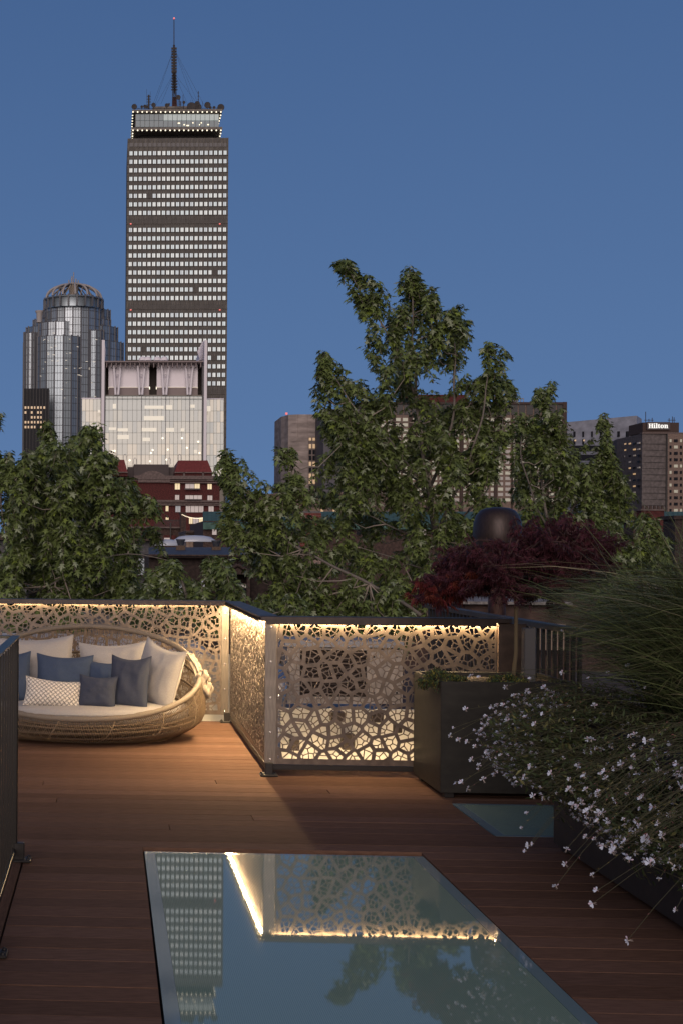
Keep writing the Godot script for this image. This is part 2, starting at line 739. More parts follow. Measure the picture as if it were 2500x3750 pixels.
func build_daybed() -> void:
	var o := thing("wicker_daybed", "round wicker daybed with high woven back and cream cushions", "daybed", Vector3(-0.20, 0, -10.78))
	o.rotation.y = -0.05
	var s := Shape.new()
	var pts := PackedVector3Array()
	var rad := PackedFloat32Array()
	for i in 160:
		var a := TAU * i / 160
		pts.append(rim_point(a))
		rad.append(0.023 + 0.0022 * sin(i * 2.7) + 0.002 * sin(i * 0.9))
	s.tube(pts, rad, 10, true)
	obj("woven_rim", s, mats.wicker_pale, o)
	for lean in 2:
		s = Shape.new()
		s.tinted = true
		for i in (340 if lean else 90):
			var a0 := TAU * (i + rf(-0.15, 0.15)) / (340.0 if lean else 90.0)
			var line := PackedVector3Array()
			var tw := (0.10 if lean else -0.16) + 0.03 * sin(a0 * 5)
			for j in 10:
				var f := j / 9.0
				line.append(bowl(a0 + tw * (1.0 - f), f, 1.0 if lean else 0.985))
			var w := rf(0.75, 1.15)
			s.tint = Color(w, w * rf(0.94, 1.02), w * rf(0.88, 1.02))
			s.tube(line, PackedFloat32Array([0.0024]), 4)
		var cords := obj("woven_cords", s, mats.wicker, o)
		stuff(cords)
	for f in [0.06, 0.26, 0.44, 0.62, 0.80]:
		s = Shape.new()
		var hoop := PackedVector3Array()
		for i in 90:
			hoop.append(bowl(TAU * i / 90, f + 0.05 * sin(TAU * i / 90 * 2 + f * 9), 0.97))
		s.tube(hoop, PackedFloat32Array([0.0095]), 6, true)
		obj("frame_hoop", s, mats.wicker_dark, o)
	s = Shape.new()
	for k in 14:      # wrapped uprights
		var line := PackedVector3Array()
		for j in 10:
			line.append(bowl(TAU * (k + 0.2) / 14 - 0.12 * (1 - j / 9.0), j / 9.0, 1.0))
		s.tube(line, PackedFloat32Array([0.0045]), 6)
	obj("wrapped_uprights", s, mats.wicker, o)
	s = Shape.new()
	s.lathe(Vector3.ZERO, PackedVector2Array([Vector2(0.01, 0.05), Vector2(0.97, 0.05), Vector2(1, 0.07), Vector2(0.97, 0.09), Vector2(0.01, 0.09)]), 40)
	var base := obj("seat_base", s, mats.wicker_dark, o)
	base.scale = Vector3(0.62, 1, 0.42)
	for p in [[-0.18, 0.36], [0.38, 0.28], [-0.5, 0.15], [0.45, -0.2], [-0.4, -0.25]]:
		s = Shape.new()
		s.lathe(Vector3(p[0], 0, p[1]), PackedVector2Array([Vector2(0.012, 0), Vector2(0.017, 0.006), Vector2(0.017, 0.03), Vector2(0.0, 0.03)]), 12)
		obj("foot", s, mats.foot, o)
	# seat cushion
	s = Shape.new()
	s.lathe(Vector3.ZERO, PackedVector2Array([Vector2(0.01, 0.15), Vector2(0.88, 0.15), Vector2(0.935, 0.165), Vector2(0.955, 0.20), Vector2(0.955, 0.235), Vector2(0.935, 0.262), Vector2(0.88, 0.278), Vector2(0.55, 0.292), Vector2(0.01, 0.298)]), 64)
	var c := obj("seat_cushion", s, mats.cream, o)
	c.scale = Vector3(0.885, 1, 0.635)
	c.position.z = -0.005
	s = Shape.new()
	var seam := PackedVector3Array()
	for i in 80:
		seam.append(Vector3(cos(TAU * i / 80) * 0.958 * 0.885, 0.238, sin(TAU * i / 80) * 0.958 * 0.635))
	s.tube(seam, PackedFloat32Array([0.004]), 5, true)
	obj("seam", s, mats.cream, c)
	c.get_child(0).scale = Vector3(1 / 0.885, 1, 1 / 0.635)

	var big := "cream back cushion "
	pillow(big + "leaning at the left end of the daybed", Vector3(-0.62, 0.56, -11.02), Vector2(0.68, 0.46), 0.19, Vector3(-0.20, 0.10, 0.02), mats.cream, 1)
	pillow(big + "in the middle, its right corner standing up", Vector3(0.045, 0.53, -11.03), Vector2(0.58, 0.44), 0.19, Vector3(-0.24, -0.12, 0.05), mats.cream, 2)
	pillow(big + "turned inwards at the right end of the daybed", Vector3(0.40, 0.505, -10.70), Vector2(0.48, 0.52), 0.18, Vector3(-0.16, -0.85, -0.20), mats.cream, 3)
	var blue := "navy blue cushion "
	pillow(blue + "half hidden by the black stair railing", Vector3(-0.82, 0.475, -10.72), Vector2(0.40, 0.42), 0.15, Vector3(-0.28, 0.10, 0.0), mats.navy, 4)
	pillow(blue + "behind the patterned pillow", Vector3(-0.355, 0.475, -10.80), Vector2(0.46, 0.37), 0.16, Vector3(-0.32, 0.02, -0.03), mats.navy, 5)
	pillow(blue + "mostly hidden behind the two at the right", Vector3(0.0, 0.445, -10.80), Vector2(0.36, 0.34), 0.14, Vector3(-0.32, -0.05, 0.0), mats.navy, 6)
	pillow(blue + "largest and squarest, standing at the right", Vector3(0.165, 0.46, -10.52), Vector2(0.335, 0.43), 0.15, Vector3(-0.22, -0.40, 0.0), mats.navy_dark, 7)
	pillow(blue + "smallest, slumped in front of the large square one", Vector3(-0.085, 0.39, -10.44), Vector2(0.30, 0.27), 0.13, Vector3(-0.30, -0.12, -0.04), mats.navy_dark, 8)
	pillow("white lumbar pillow printed with a dark trellis pattern", Vector3(-0.425, 0.375, -10.44), Vector2(0.46, 0.235), 0.12, Vector3(-0.35, 0.06, -0.10), mats.pattern, 9)

	# throw over the right end of the rim, bunched at the bottom
	var rows: Array[PackedVector3Array] = []
	var path := [Vector3(0.60, 0.665, -10.99), Vector3(0.655, 0.655, -10.93), Vector3(0.69, 0.60, -10.87), Vector3(0.715, 0.535, -10.80), Vector3(0.735, 0.48, -10.76), Vector3(0.74, 0.42, -10.74), Vector3(0.735, 0.375, -10.73)]
	var wide := [0.03, 0.045, 0.05, 0.05, 0.06, 0.06, 0.03]
	var curve := Curve3D.new()
	for p in path:
		curve.add_point(p)
	for i in 31:
		var f := i / 30.0 * (path.size() - 1)
		var k := mini(int(f), path.size() - 2)
		var p: Vector3 = path[k].lerp(path[k + 1], smoothstep(0, 1, f - k))
		var w: float = lerpf(wide[k], wide[k + 1], f - k)
		var row := PackedVector3Array()
		for j in 37:
			var a := TAU * j / 36.0
			var rough := 1.0 + 0.22 * sin(a * 5 + i * 0.25) + 0.10 * sin(a * 9 - i * 0.55) + 0.08 * sin(i * 1.7 + a)
			var out := Vector3(0.9, 0.1, 0.42)
			row.append(p + out * (cos(a) * 0.030 * rough) + Vector3(-0.35, 0.0, 0.93) * (sin(a) * w * rough))
		rows.append(row)
	s = Shape.new()
	s.sheet(rows)
	for k in 3:      # the bunched end
		var lump: Array[PackedVector3Array] = []
		var mid := Vector3(0.735 + 0.022 * k, 0.46 - 0.035 * k + 0.05 * (k % 2), -10.74 + 0.02 * k)
		for i in 15:
			var row := PackedVector3Array()
			for j in 25:
				var a := TAU * j / 24.0
				var e := PI * i / 14.0
				var w := 1.0 + 0.20 * sin(a * 3 + k * 2 + e * 3) + 0.13 * sin(a * 6 - e * 4 + k)
				row.append(mid + Vector3(0.048 * sin(e) * cos(a), 0.062 * cos(e), 0.055 * sin(e) * sin(a)) * w)
			lump.append(row)
		s.sheet(lump)
	tag(obj("throw_blanket", s, mats.throw_cloth), "beige throw bunched over the right end of the daybed rim", "blanket")


func pillow(label: String, mid: Vector3, size: Vector2, thick: float, turn: Vector3, m: Material, k: int) -> void:
	var s := Shape.new()
	var f := FastNoiseLite.new()
	f.seed = k * 7
	f.frequency = 5.0
	for side in [1.0, -1.0]:
		var rows: Array[PackedVector3Array] = []
		for i in 25:
			var row := PackedVector3Array()
			for j in 25:
				var x := j / 12.0 - 1.0
				var y := i / 12.0 - 1.0
				var pinch := 1.0 - 0.07 * (1 - y * y) * pow(absf(x), 3)
				var pinchy := 1.0 - 0.09 * (1 - x * x) * pow(absf(y), 3)
				var bulge := pow((1 - pow(absf(x), 2.6)) * (1 - pow(absf(y), 2.6)), 0.55)
				var sag := -0.05 * size.y * (1 - x * x) * maxf(0, y)
				var w := f.get_noise_2d(x * 0.2, y * 0.2) * 0.018 * bulge + f.get_noise_2d(x * 0.7 + 9, y * 0.2) * 0.005 * bulge
				row.append(Vector3(x * size.x * 0.5 * pinch * side, y * size.y * 0.5 * pinchy + sag, side * (thick * 0.5 * bulge * (1.0 - 0.12 * y) + w)))
			rows.append(row)
		s.sheet(rows, Vector2(size.x, size.y) * 7.0)
	var o := obj("cushion", s, m)
	number(o, "cushion")
	o.position = mid
	o.rotation = turn
	tag(o, label, "cushion")
	var seam := Shape.new()
	var line := PackedVector3Array()
	for i in 80:
		var a := i / 80.0 * 4.0
		var e := fmod(a, 1.0) * 2 - 1
		var xy: Vector2 = [Vector2(e, -1), Vector2(1, e), Vector2(-e, 1), Vector2(-1, -e)][int(a)]
		line.append(Vector3(xy.x * size.x * 0.5 * (1.0 - 0.07 * (1 - xy.y * xy.y) * pow(absf(xy.x), 3)), xy.y * size.y * 0.5 * (1.0 - 0.09 * (1 - xy.x * xy.x) * pow(absf(xy.y), 3)) - 0.05 * size.y * (1 - xy.x * xy.x) * maxf(0, xy.y), 0))
	seam.tube(line, PackedFloat32Array([0.003]), 5, true)
	obj("seam", seam, m, o)


# ---------------------------------------------------------------- roof equipment and planters
func build_roof_things() -> void:
	var o := thing("air_conditioner", "beige air conditioning cabinet with dark louvred recess behind the perforated railing", "air conditioner")
	crop = [800.0, 2150.0, 0.574]
	var d := 13.3
	var s := Shape.new()
	wall(s, 440, 385, 520, 745, d, 0.6)
	wall(s, 945, 400, 1172, 745, d, 0.6)
	wall(s, 520, 700, 945, 745, d, 0.6)
	wall(s, 520, 385, 945, 402, d, 0.6)
	obj("casing", s, mats.beige, o)
	s = Shape.new()
	wall(s, 520, 402, 945, 700, d + 0.09, 0.4)
	obj("recess", s, mats.brown_dark, o)
	for k in 13:
		s = Shape.new()
		var a := u(732, 415 + k * 22, d + 0.05)
		s.box(a, Vector3(0.62, 0.012, 0.055), Basis(Vector3.RIGHT, 0.6))
		obj("louvre", s, mats.brown_dark, o)
	s = Shape.new()
	wall(s, 425, 345, 1180, 384, d - 0.03, 0.66)
	obj("lid", s, mats.grey_metal, o)
	s = Shape.new()
	wall(s, 975, 430, 1150, 690, d - 0.012, 0.01)
	obj("access_panel", s, mats.beige, o)
	for p in [[990, 445], [1135, 445], [990, 675], [1135, 675]]:
		var b := Shape.new()
		b.box(u(p[0], p[1], d - 0.016), Vector3(0.018, 0.018, 0.008))
		obj("bolt", b, mats.black_metal, o)

	o = thing("condenser", "brown ribbed condenser unit left of the beige cabinet", "air conditioner")
	s = Shape.new()
	wall(s, 300, 400, 432, 690, 13.8, 0.5)
	obj("casing", s, mats.brown_dark, o)
	for k in 9:
		s = Shape.new()
		wall(s, 306 + k * 14, 405, 311 + k * 14, 685, 13.77, 0.03)
		obj("rib", s, mats.wicker_dark, o)
	s = Shape.new()
	wall(s, 296, 384, 436, 400, 13.75, 0.6)
	obj("lid", s, mats.grey_metal, o)

	s = Shape.new()
	var e := u(395, 860, 12.6)
	s.tube(PackedVector3Array([Vector3(e.x - 0.02, -0.22, -12.6), Vector3(e.x - 0.02, 0.1, -12.6), Vector3(e.x, 0.22, -12.62), Vector3(e.x + 0.03, 0.30, -12.72), Vector3(e.x + 0.05, 0.33, -12.95), Vector3(e.x + 0.05, 0.33, -13.3)]), PackedFloat32Array([0.075]), 16)
	tag(obj("duct_elbow", s, mats.steel), "shiny metal duct elbow on the white roof behind the railing", "duct")

	var pads := [[490, 1010, 58, 70], [830, 990, 80, 100], [1145, 905, 50, 55], [765, 830, 86, 62], [1015, 832, 74, 66]]
	var say := ["small dark roof block nearest the bright end plate", "largest dark roof block, below the middle of the cabinet", "dark roof block furthest right, near the planter", "dark roof block under the louvred recess", "dark roof block under the access panel"]
	for k in 5:
		var p: Array = pads[k]
		var z := u(p[0], p[1] + p[3] * 0.5, 10.08 - 0.03 * k) - EYE
		s = Shape.new()
		var w: float = p[2] * 0.574 * -z.z / FOCAL
		var h: float = p[3] * 0.574 * -z.z / FOCAL
		s.cbox(EYE + z + Vector3(0, h / 2, -w / 2), Vector3(w, h, w), 0.006)
		tag(obj("roof_block", s, mats.brown_dark), say[k], "block", "equipment blocks against the white parapet")

	# roof ventilator
	o = thing("roof_ventilator", "dark copper roof ventilator with a round cap on a pipe", "ventilator", Vector3(3.13, 0, -11.0))
	s = Shape.new()
	s.lathe(Vector3.ZERO, PackedVector2Array([Vector2(0.068, -0.07), Vector2(0.068, 1.47)]), 24)
	obj("pipe", s, mats.copper, o)
	s = Shape.new()
	s.lathe(Vector3.ZERO, PackedVector2Array([Vector2(0.135, 1.452), Vector2(0.165, 1.47), Vector2(0.172, 1.51), Vector2(0.178, 1.53), Vector2(0.189, 1.60), Vector2(0.192, 1.66), Vector2(0.186, 1.74), Vector2(0.168, 1.80), Vector2(0.135, 1.842), Vector2(0.09, 1.862), Vector2(0.04, 1.868), Vector2(0.001, 1.868)]), 40)
	obj("cap", s, mats.copper_dark, o)
	s = Shape.new()
	s.lathe(Vector3.ZERO, PackedVector2Array([Vector2(0.1, 1.40), Vector2(0.1, 1.475)]), 24)
	obj("collar", s, mats.steel, o)

	# planters
	o = thing("planter_box", "dark metal planter box holding the red maple, its left side lit warm", "planter", Vector3(2.42, 0, -8.60))
	trough(o, Vector3(0.405, 0.036, 0.36), 0.711, mats.planter)
	o = thing("planter_box", "dark planter box under the white flowers at the deck's right edge", "planter", Vector3(3.12, 0, -4.9))
	trough(o, Vector3(0.877, 0.036, 1.966), 0.711, mats.planter_brown)


func trough(o: Node3D, h: Vector3, top: float, m: Material) -> void:
	var s := Shape.new()
	s.cbox(Vector3(0, (top + h.y) / 2, h.z - 0.01), Vector3(h.x * 2, top - h.y, 0.02), 0.002)
	s.cbox(Vector3(0, (top + h.y) / 2, -h.z + 0.01), Vector3(h.x * 2, top - h.y, 0.02), 0.002)
	s.cbox(Vector3(-h.x + 0.01, (top + h.y) / 2, 0), Vector3(0.02, top - h.y, h.z * 2 - 0.041), 0.002)
	s.cbox(Vector3(h.x - 0.01, (top + h.y) / 2, 0), Vector3(0.02, top - h.y, h.z * 2 - 0.041), 0.002)
	s.box(Vector3(0, h.y + 0.01, 0), Vector3(h.x * 2 - 0.041, 0.02, h.z * 2 - 0.041))
	obj("box", s, m, o)
	s = Shape.new()
	s.box(Vector3(0, top - 0.055, 0), Vector3(h.x * 2 - 0.042, 0.05, h.z * 2 - 0.042))
	obj("soil", s, mats.soil, o)
	s = Shape.new()
	for x in [-1, 1]:
		for z in [-1, 1]:
			s.cbox(Vector3(x * (h.x - 0.06), h.y / 2, z * (h.z - 0.06)), Vector3(0.06, h.y, 0.06), 0.003)
	obj("feet", s, mats.black_metal, o)


# ---------------------------------------------------------------- plants
func maple_leaf() -> ArrayMesh:
	var s := Shape.new()
	var half := [Vector2(0.0, 0.02), Vector2(0.16, -0.04), Vector2(0.36, 0.04), Vector2(0.17, 0.22), Vector2(0.36, 0.36), Vector2(0.58, 0.50), Vector2(0.38, 0.50), Vector2(0.33, 0.58), Vector2(0.12, 0.46), Vector2(0.20, 0.72), Vector2(0.12, 0.74), Vector2(0.0, 1.10)]
	for sg in [1.0, -1.0]:
		for i in half.size() - 1:
			var a: Vector2 = half[i]
			var b: Vector2 = half[i + 1]
			var A := Vector3(a.x * sg, a.y, -absf(a.x) * 0.30 - 0.25 * a.y * a.y)
			var B := Vector3(b.x * sg, b.y, -absf(b.x) * 0.30 - 0.25 * b.y * b.y)
			var M := Vector3(0, 0.32, 0.02)
			if sg > 0:
				s.tri(M, A, B)
			else:
				s.tri(M, B, A)
	s.box(Vector3(0, -0.2, 0.01), Vector3(0.025, 0.42, 0.02))
	return s.mesh()


func lace_leaf() -> ArrayMesh:
	var s := Shape.new()
	for k in 7:
		var a := (k - 3) * 0.48
		var l := 1.0 - 0.09 * absf(k - 3)
		var dir := Vector3(sin(a), cos(a), -0.12)
		var tip := dir * l + Vector3(0, 0, -0.35 * l)
		var side := Vector3(cos(a), -sin(a), 0) * 0.055
		s.tri(Vector3.ZERO, dir * l * 0.45 + side, tip)
		s.tri(Vector3.ZERO, tip, dir * l * 0.45 - side)
		for t in [-1, 1]:
			var b := dir * l * 0.45
			s.tri(b, b + side * 2.6 * t + dir * 0.22, b + dir * 0.12)
	return s.mesh()


func blade_leaf(w: float) -> ArrayMesh:
	var s := Shape.new()
	s.tri(Vector3.ZERO, Vector3(w, 0.45, 0.02), Vector3(0, 0.5, -0.03))
	s.tri(Vector3.ZERO, Vector3(0, 0.5, -0.03), Vector3(-w, 0.45, 0.02))
	s.tri(Vector3(w, 0.45, 0.02), Vector3(0, 1, -0.1), Vector3(0, 0.5, -0.03))
	s.tri(Vector3(0, 0.5, -0.03), Vector3(0, 1, -0.1), Vector3(-w, 0.45, 0.02))
	return s.mesh()


func inside(poly: PackedVector2Array) -> Vector2:
	var lo := poly[0]
	var hi := poly[0]
	for p in poly:
		lo = lo.min(p)
		hi = hi.max(p)
	for k in 200:
		var p := Vector2(rf(lo.x, hi.x), rf(lo.y, hi.y))
		if Geometry2D.is_point_in_polygon(p, poly):
			return p
	return poly[0]


func poly(flat: Array) -> PackedVector2Array:
	var p := PackedVector2Array()
	for i in range(0, flat.size(), 2):
		p.append(Vector2(flat[i], flat[i + 1]))
	return p


func facing(y: Vector3, n: Vector3) -> Basis:
	y = y.normalized()
	var x := y.cross(n).normalized()
	return Basis(x, y, x.cross(y))


func green() -> Color:
	var k := rng.randf()
	if k < 0.13:
		return Color(0.24, 0.28, 0.175) * rf(0.8, 1.15)      # pale underside turned up
	if k < 0.17:
		return Color(0.17, 0.23, 0.04) * rf(0.8, 1.1)     # fresh yellowish growth
	return Color(0.108, 0.146, 0.044) * rf(0.45, 1.45)


func shoots(region: Array, count: int, d0: float, d1: float, length: float, per: int, size: float, lead: Vector3, where: Array[Transform3D], tints: PackedColorArray, twigs: Shape, limbs: Array, colour: Callable, thick := 1.0) -> void:
	var pl := poly(region)
	var clump := Vector3.ZERO
	for k in int(count * thick):
		if k % 4 == 0:
			var e := inside(pl)
			clump = Vector3(e.x, e.y, rf(d0, d1))
		var p := Vector2(clump.x, clump.y) + (Vector2(rf(-19, 19), rf(-22, 20)) * d0 / 28.0 * length / 0.48 if k % 4 else Vector2.ZERO)
		var d := clump.z + rf(-0.25, 0.25) * length
		var tip := q(p.x, p.y, d)
		var dir := (lead + rv() * 0.55).normalized()
		var l := length * rf(0.7, 1.25)
		var base := tip - dir * l
		var bend := rv() * l * 0.08
		var line := PackedVector3Array([base, base.lerp(tip, 0.5) + bend, tip])
		twigs.tube(line, PackedFloat32Array([0.006, 0.004, 0.002]), 4)
		if limbs.size() and k % 4 == 0 and rng.randf() < 0.28:
			var near: Vector3 = limbs[0]
			for b in limbs:
				if b.distance_squared_to(base) + (6.0 if b.y > base.y else 0.0) < near.distance_squared_to(base) + (6.0 if near.y > base.y else 0.0):
					near = b
			if near.distance_to(base) < 2.4:
				var mid := near.lerp(base, 0.55) + Vector3(0, -0.12 * near.distance_to(base), 0) + rv() * 0.1
				twigs.tube(PackedVector3Array([near, near.lerp(mid, 0.5) + rv() * 0.04, mid, mid.lerp(base, 0.5), base]), PackedFloat32Array([0.016, 0.013, 0.010, 0.008, 0.006]), 5)
		for j in int(per * 1.6):
			var f := pow((j + rng.randf()) / (per * 1.6), 0.8)
			var a := j * 2.4 + rf(-0.5, 0.5)
			var side := Vector3(cos(a), rf(-0.15, 0.3), sin(a)).normalized()
			var stem := base.lerp(tip, f) + bend * (1 - absf(2 * f - 1))
			var sz := size * rf(0.65, 1.2)
			var y := (side * 0.75 + Vector3.DOWN * rf(0.2, 1.1) + dir * 0.3 * f + rv() * 0.25)
			var n := Vector3.UP * 0.8 + side * 0.5 + rv() * 0.5
			where.append(Transform3D(facing(y, n) * Basis.from_scale(Vector3(sz, sz, sz)), stem + side * sz * rf(0.35, 0.7)))
			var c: Color = colour.call()
			c.a = 1
			tints.append(c)


func limb(s: Shape, list: Array, d: float, r0: float, r1: float, keep: Array) -> void:   # list of x, y, depth offset
	var cv := Curve3D.new()
	var pts := []
	for i in range(0, list.size(), 3):
		pts.append(q(list[i], list[i + 1], d + list[i + 2]))
	for i in pts.size():
		var tan_: Vector3 = (pts[mini(i + 1, pts.size() - 1)] - pts[maxi(i - 1, 0)]) * 0.18
		cv.add_point(pts[i], -tan_, tan_)
	var n := maxi(4, int(cv.get_baked_length() / 0.25))
	var line := PackedVector3Array()
	var rad := PackedFloat32Array()
	for i in n + 1:
		var f := float(i) / n
		var p := cv.sample_baked(cv.get_baked_length() * f)
		p += Vector3(sin(i * 1.3 + list[0]), cos(i * 0.9 + list[1]), sin(i * 0.7)) * 0.02
		line.append(p)
		rad.append(lerpf(r0, r1, f))
		if i > n / 5:
			keep.append(p)
	s.tube(line, rad, 8)


func tree(called: String, label: String, d: float, limbs: Array, regions: Array, leaf: float, seed_: int) -> void:
	rng.seed = seed_
	var first: Array = limbs[0][0]
	var foot := q(first[0], first[1], d + first[2])
	var o := thing(called, label, "tree", Vector3.ZERO, "street trees beyond the deck")
	var trunk := Shape.new()
	var keep := []
	trunk.tube(PackedVector3Array([Vector3(foot.x + 0.3, GROUND, foot.z), Vector3(foot.x + 0.15, GROUND * 0.6, foot.z), foot]), PackedFloat32Array([0.26, 0.2, limbs[0][1]]), 10)
	for l in limbs:
		limb(trunk, l[0], d, l[1] * 0.75, l[2] * 0.8, keep)
	obj("trunk", trunk, mats.bark, o)
	var where: Array[Transform3D] = []
	var tints := PackedColorArray()
	var twigs := Shape.new()
	for r in regions:
		shoots(r[0], r[1], d + r[2], d + r[3], r[4], r[5], leaf, r[6], where, tints, twigs, keep, green, 1.6 if d == 28.0 else 1.5)
	for l in limbs:
		var e: Array = l[0]
		var x: float = e[e.size() - 3]
		var y: float = e[e.size() - 2]
		var dd: float = d + e[e.size() - 1]
		shoots([x - 9, y - 12, x + 9, y - 12, x + 9, y + 10, x - 9, y + 10], 6, dd - 0.15, dd + 0.15, 0.36, 15, leaf, Vector3(0, 1, 0), where, tints, twigs, [], green)
	var tw := obj("twigs", twigs, mats.twig, o)
	stuff(tw)
	multi("crown", mats.leaf_mesh, mats.leaf, where, tints, o)


func build_trees() -> void:
	mats.leaf_mesh = maple_leaf()
	var up := Vector3(0.05, 1.0, 0.1)
	var left := Vector3(-0.6, 0.75, 0.1)
	var right := Vector3(0.5, 0.85, 0.1)
	tree("maple_tree", "tall airy maple in the middle with leaders rising into the sky", 28.0, [
		[[1018, 1420, 0, 1012, 1330, 0, 1000, 1230, 0, 984, 1130, -0.4, 967, 1010, -0.5, 955, 900, -0.3, 948, 780, 0, 946, 700, 0, 950, 640, 0], 0.10, 0.012],
		[[960, 930, -0.2, 905, 800, -0.5, 880, 755, -0.6, 850, 705, -0.5, 815, 650, -0.6, 790, 605, -0.6], 0.04, 0.008],
		[[985, 1130, 0, 1010, 1060, -0.2, 1036, 980, -0.1, 1043, 860, 0.1, 1040, 740, 0.5], 0.05, 0.010],
		[[1000, 1220, 0, 1060, 1100, -0.5, 1090, 1020, -0.6, 1115, 900, -0.7, 1128, 810, -0.7], 0.05, 0.010],
		[[990, 1150, 0, 930, 1060, -0.6, 870, 985, -1.2, 800, 920, -1.4, 745, 820, -1.3], 0.045, 0.008],
		[[985, 1120, 0, 900, 1070, 0.9, 820, 1050, 1.1, 760, 1030, 1.2], 0.035, 0.008],
		[[962, 1412, -2, 900, 1372, -2.2, 830, 1330, -2.4, 740, 1290, -2.6, 660, 1240, -2.7, 600, 1170, -2.8, 560, 1120, -2.8, 520, 1050, -2.8], 0.05, 0.010],
		[[660, 1240, -2.7, 640, 1160, -2.5, 690, 1090, -2.4, 650, 1030, -2.4], 0.03, 0.008],
		[[1005, 1260, 0, 900, 1210, -1, 840, 1180, -1.2, 780, 1190, -1.3], 0.03, 0.008],
		[[1000, 1240, 0, 1060, 1190, 0.2, 1120, 1120, 0.0, 1150, 1000, 0.1, 1160, 880, 0.8], 0.035, 0.008],
		[[1010, 1330, 0, 930, 1290, -1, 860, 1270, -1.4, 800, 1250, -1.5], 0.03, 0.008]],
		[
		[[766, 588, 800, 583, 835, 630, 870, 608, 880, 660, 860, 690, 875, 740, 850, 735, 820, 710, 800, 695, 790, 650], 22, -0.8, -0.2, 0.35, 15, left],
		[[922, 618, 945, 606, 965, 630, 990, 614, 1008, 645, 1000, 700, 1035, 700, 1040, 760, 960, 800, 900, 800, 880, 730, 930, 690], 62, -0.7, 0.7, 0.45, 17, up],
		[[1030, 710, 1060, 700, 1075, 740, 1090, 775, 1070, 800, 1040, 860, 1025, 800], 16, 0, 0.9, 0.45, 17, right],
		[[825, 760, 850, 745, 865, 790, 870, 830, 835, 810], 7, -1.2, -0.4, 0.4, 15, left],
		[[725, 800, 750, 800, 770, 830, 745, 850], 4, -1.5, -1.0, 0.35, 14, left],
		[[850, 800, 1000, 790, 1050, 860, 1070, 930, 1060, 1080, 860, 1080, 830, 980, 840, 890], 125, -1.5, 1.3, 0.5, 18, up],
		[[730, 860, 780, 850, 830, 890, 860, 960, 840, 1080, 770, 1080, 740, 1000, 730, 950, 715, 920], 62, -1.7, -0.2, 0.5, 18, left],
		[[1110, 820, 1130, 795, 1150, 840, 1175, 870, 1175, 960, 1150, 1080, 1070, 1080, 1080, 960, 1060, 900], 58, -0.9, 1.2, 0.5, 18, right],
		[[740, 1050, 1170, 1050, 1180, 1180, 1130, 1250, 1000, 1290, 800, 1270, 730, 1190], 150, -1.8, 1.5, 0.5, 18, up],
		[[505, 1040, 530, 1030, 560, 1100, 600, 1140, 590, 1260, 540, 1260, 500, 1190, 470, 1130, 505, 1100], 44, -3.2, -2.4, 0.5, 17, left],
		[[620, 1010, 650, 1010, 690, 1050, 720, 1110, 700, 1180, 660, 1150, 590, 1150, 620, 1100, 655, 1100], 18, -3.0, -2.3, 0.45, 16, left],
		[[600, 1180, 740, 1180, 780, 1290, 900, 1350, 930, 1400, 740, 1400, 620, 1330, 570, 1250], 95, -3.2, -0.5, 0.5, 18, up],
		[[600, 1330, 940, 1330, 960, 1420, 610, 1420], 60, -3.0, -1.5, 0.5, 18, up],
		[[800, 1270, 1000, 1270, 1010, 1400, 900, 1400], 45, -2.0, 0.5, 0.5, 18, up]], 0.118, 41)
	tree("maple_tree", "broad dense maple filling the view above the daybed", 24.5, [
		[[30, 1400, 0, 35, 1330, 0, 30, 1230, 0, 38, 1180, 0, 60, 1110, 0.2, 90, 1040, 0.2, 100, 980, 0.2], 0.075, 0.012],
		[[30, 1300, 0, 12, 1220, 0.3, 5, 1150, 0.4, 0, 1080, 0.4], 0.04, 0.010],
		[[60, 1420, 0.5, 75, 1340, 0.5, 90, 1290, 0.5, 120, 1210, 0.5, 160, 1130, 0.6, 200, 1040, 0.6, 215, 985, 0.6], 0.06, 0.010],
		[[90, 1290, 0.5, 150, 1190, -0.5, 220, 1140, -0.8, 290, 1110, -1.0], 0.03, 0.008],
		[[85, 1300, 0.5, 180, 1240, 0.1, 260, 1190, -0.3, 350, 1150, -0.4], 0.03, 0.008],
		[[75, 1370, 0.5, 140, 1330, -0.8, 200, 1300, -1.0, 280, 1270, -1.0, 390, 1290, -1], 0.03, 0.008]],
		[
		[[160, 960, 185, 950, 205, 985, 245, 975, 235, 1020, 290, 1100, 300, 1140, 200, 1150, 60, 1130, 0, 1110, -20, 1040, 30, 1020, 80, 1010, 90, 965, 125, 985, 150, 1000], 125, -1.4, 1.4, 0.45, 18, up],
		[[-30, 1040, 100, 1040, 300, 1110, 385, 1155, 370, 1200, 330, 1230, 300, 1300, -30, 1300], 190, -1.6, 1.6, 0.48, 19, up],
		[[-30, 1250, 300, 1250, 330, 1310, 340, 1410, -30, 1410], 130, -1.5, 1.3, 0.48, 18, up],
		[[-20, 940, 8, 945, 6, 965, -20, 980], 3, -0.3, 0.3, 0.3, 12, right]], 0.118, 43)
	tree("maple_tree", "low leafy maple just behind the rear railing's right half", 20.0, [
		[[440, 1440, 0, 430, 1380, 0, 420, 1330, 0, 400, 1290, 0], 0.06, 0.012],
		[[435, 1400, 0, 470, 1340, 0.2, 490, 1300, 0.3], 0.03, 0.010]],
		[
		[[330, 1320, 390, 1270, 440, 1310, 480, 1260, 520, 1270, 530, 1310, 545, 1350, 540, 1400, 330, 1400], 95, -0.9, 0.9, 0.36, 17, up],
		[[545, 1380, 700, 1360, 720, 1430, 580, 1430], 26, -0.5, 1.5, 0.36, 17, up]], 0.098, 47)
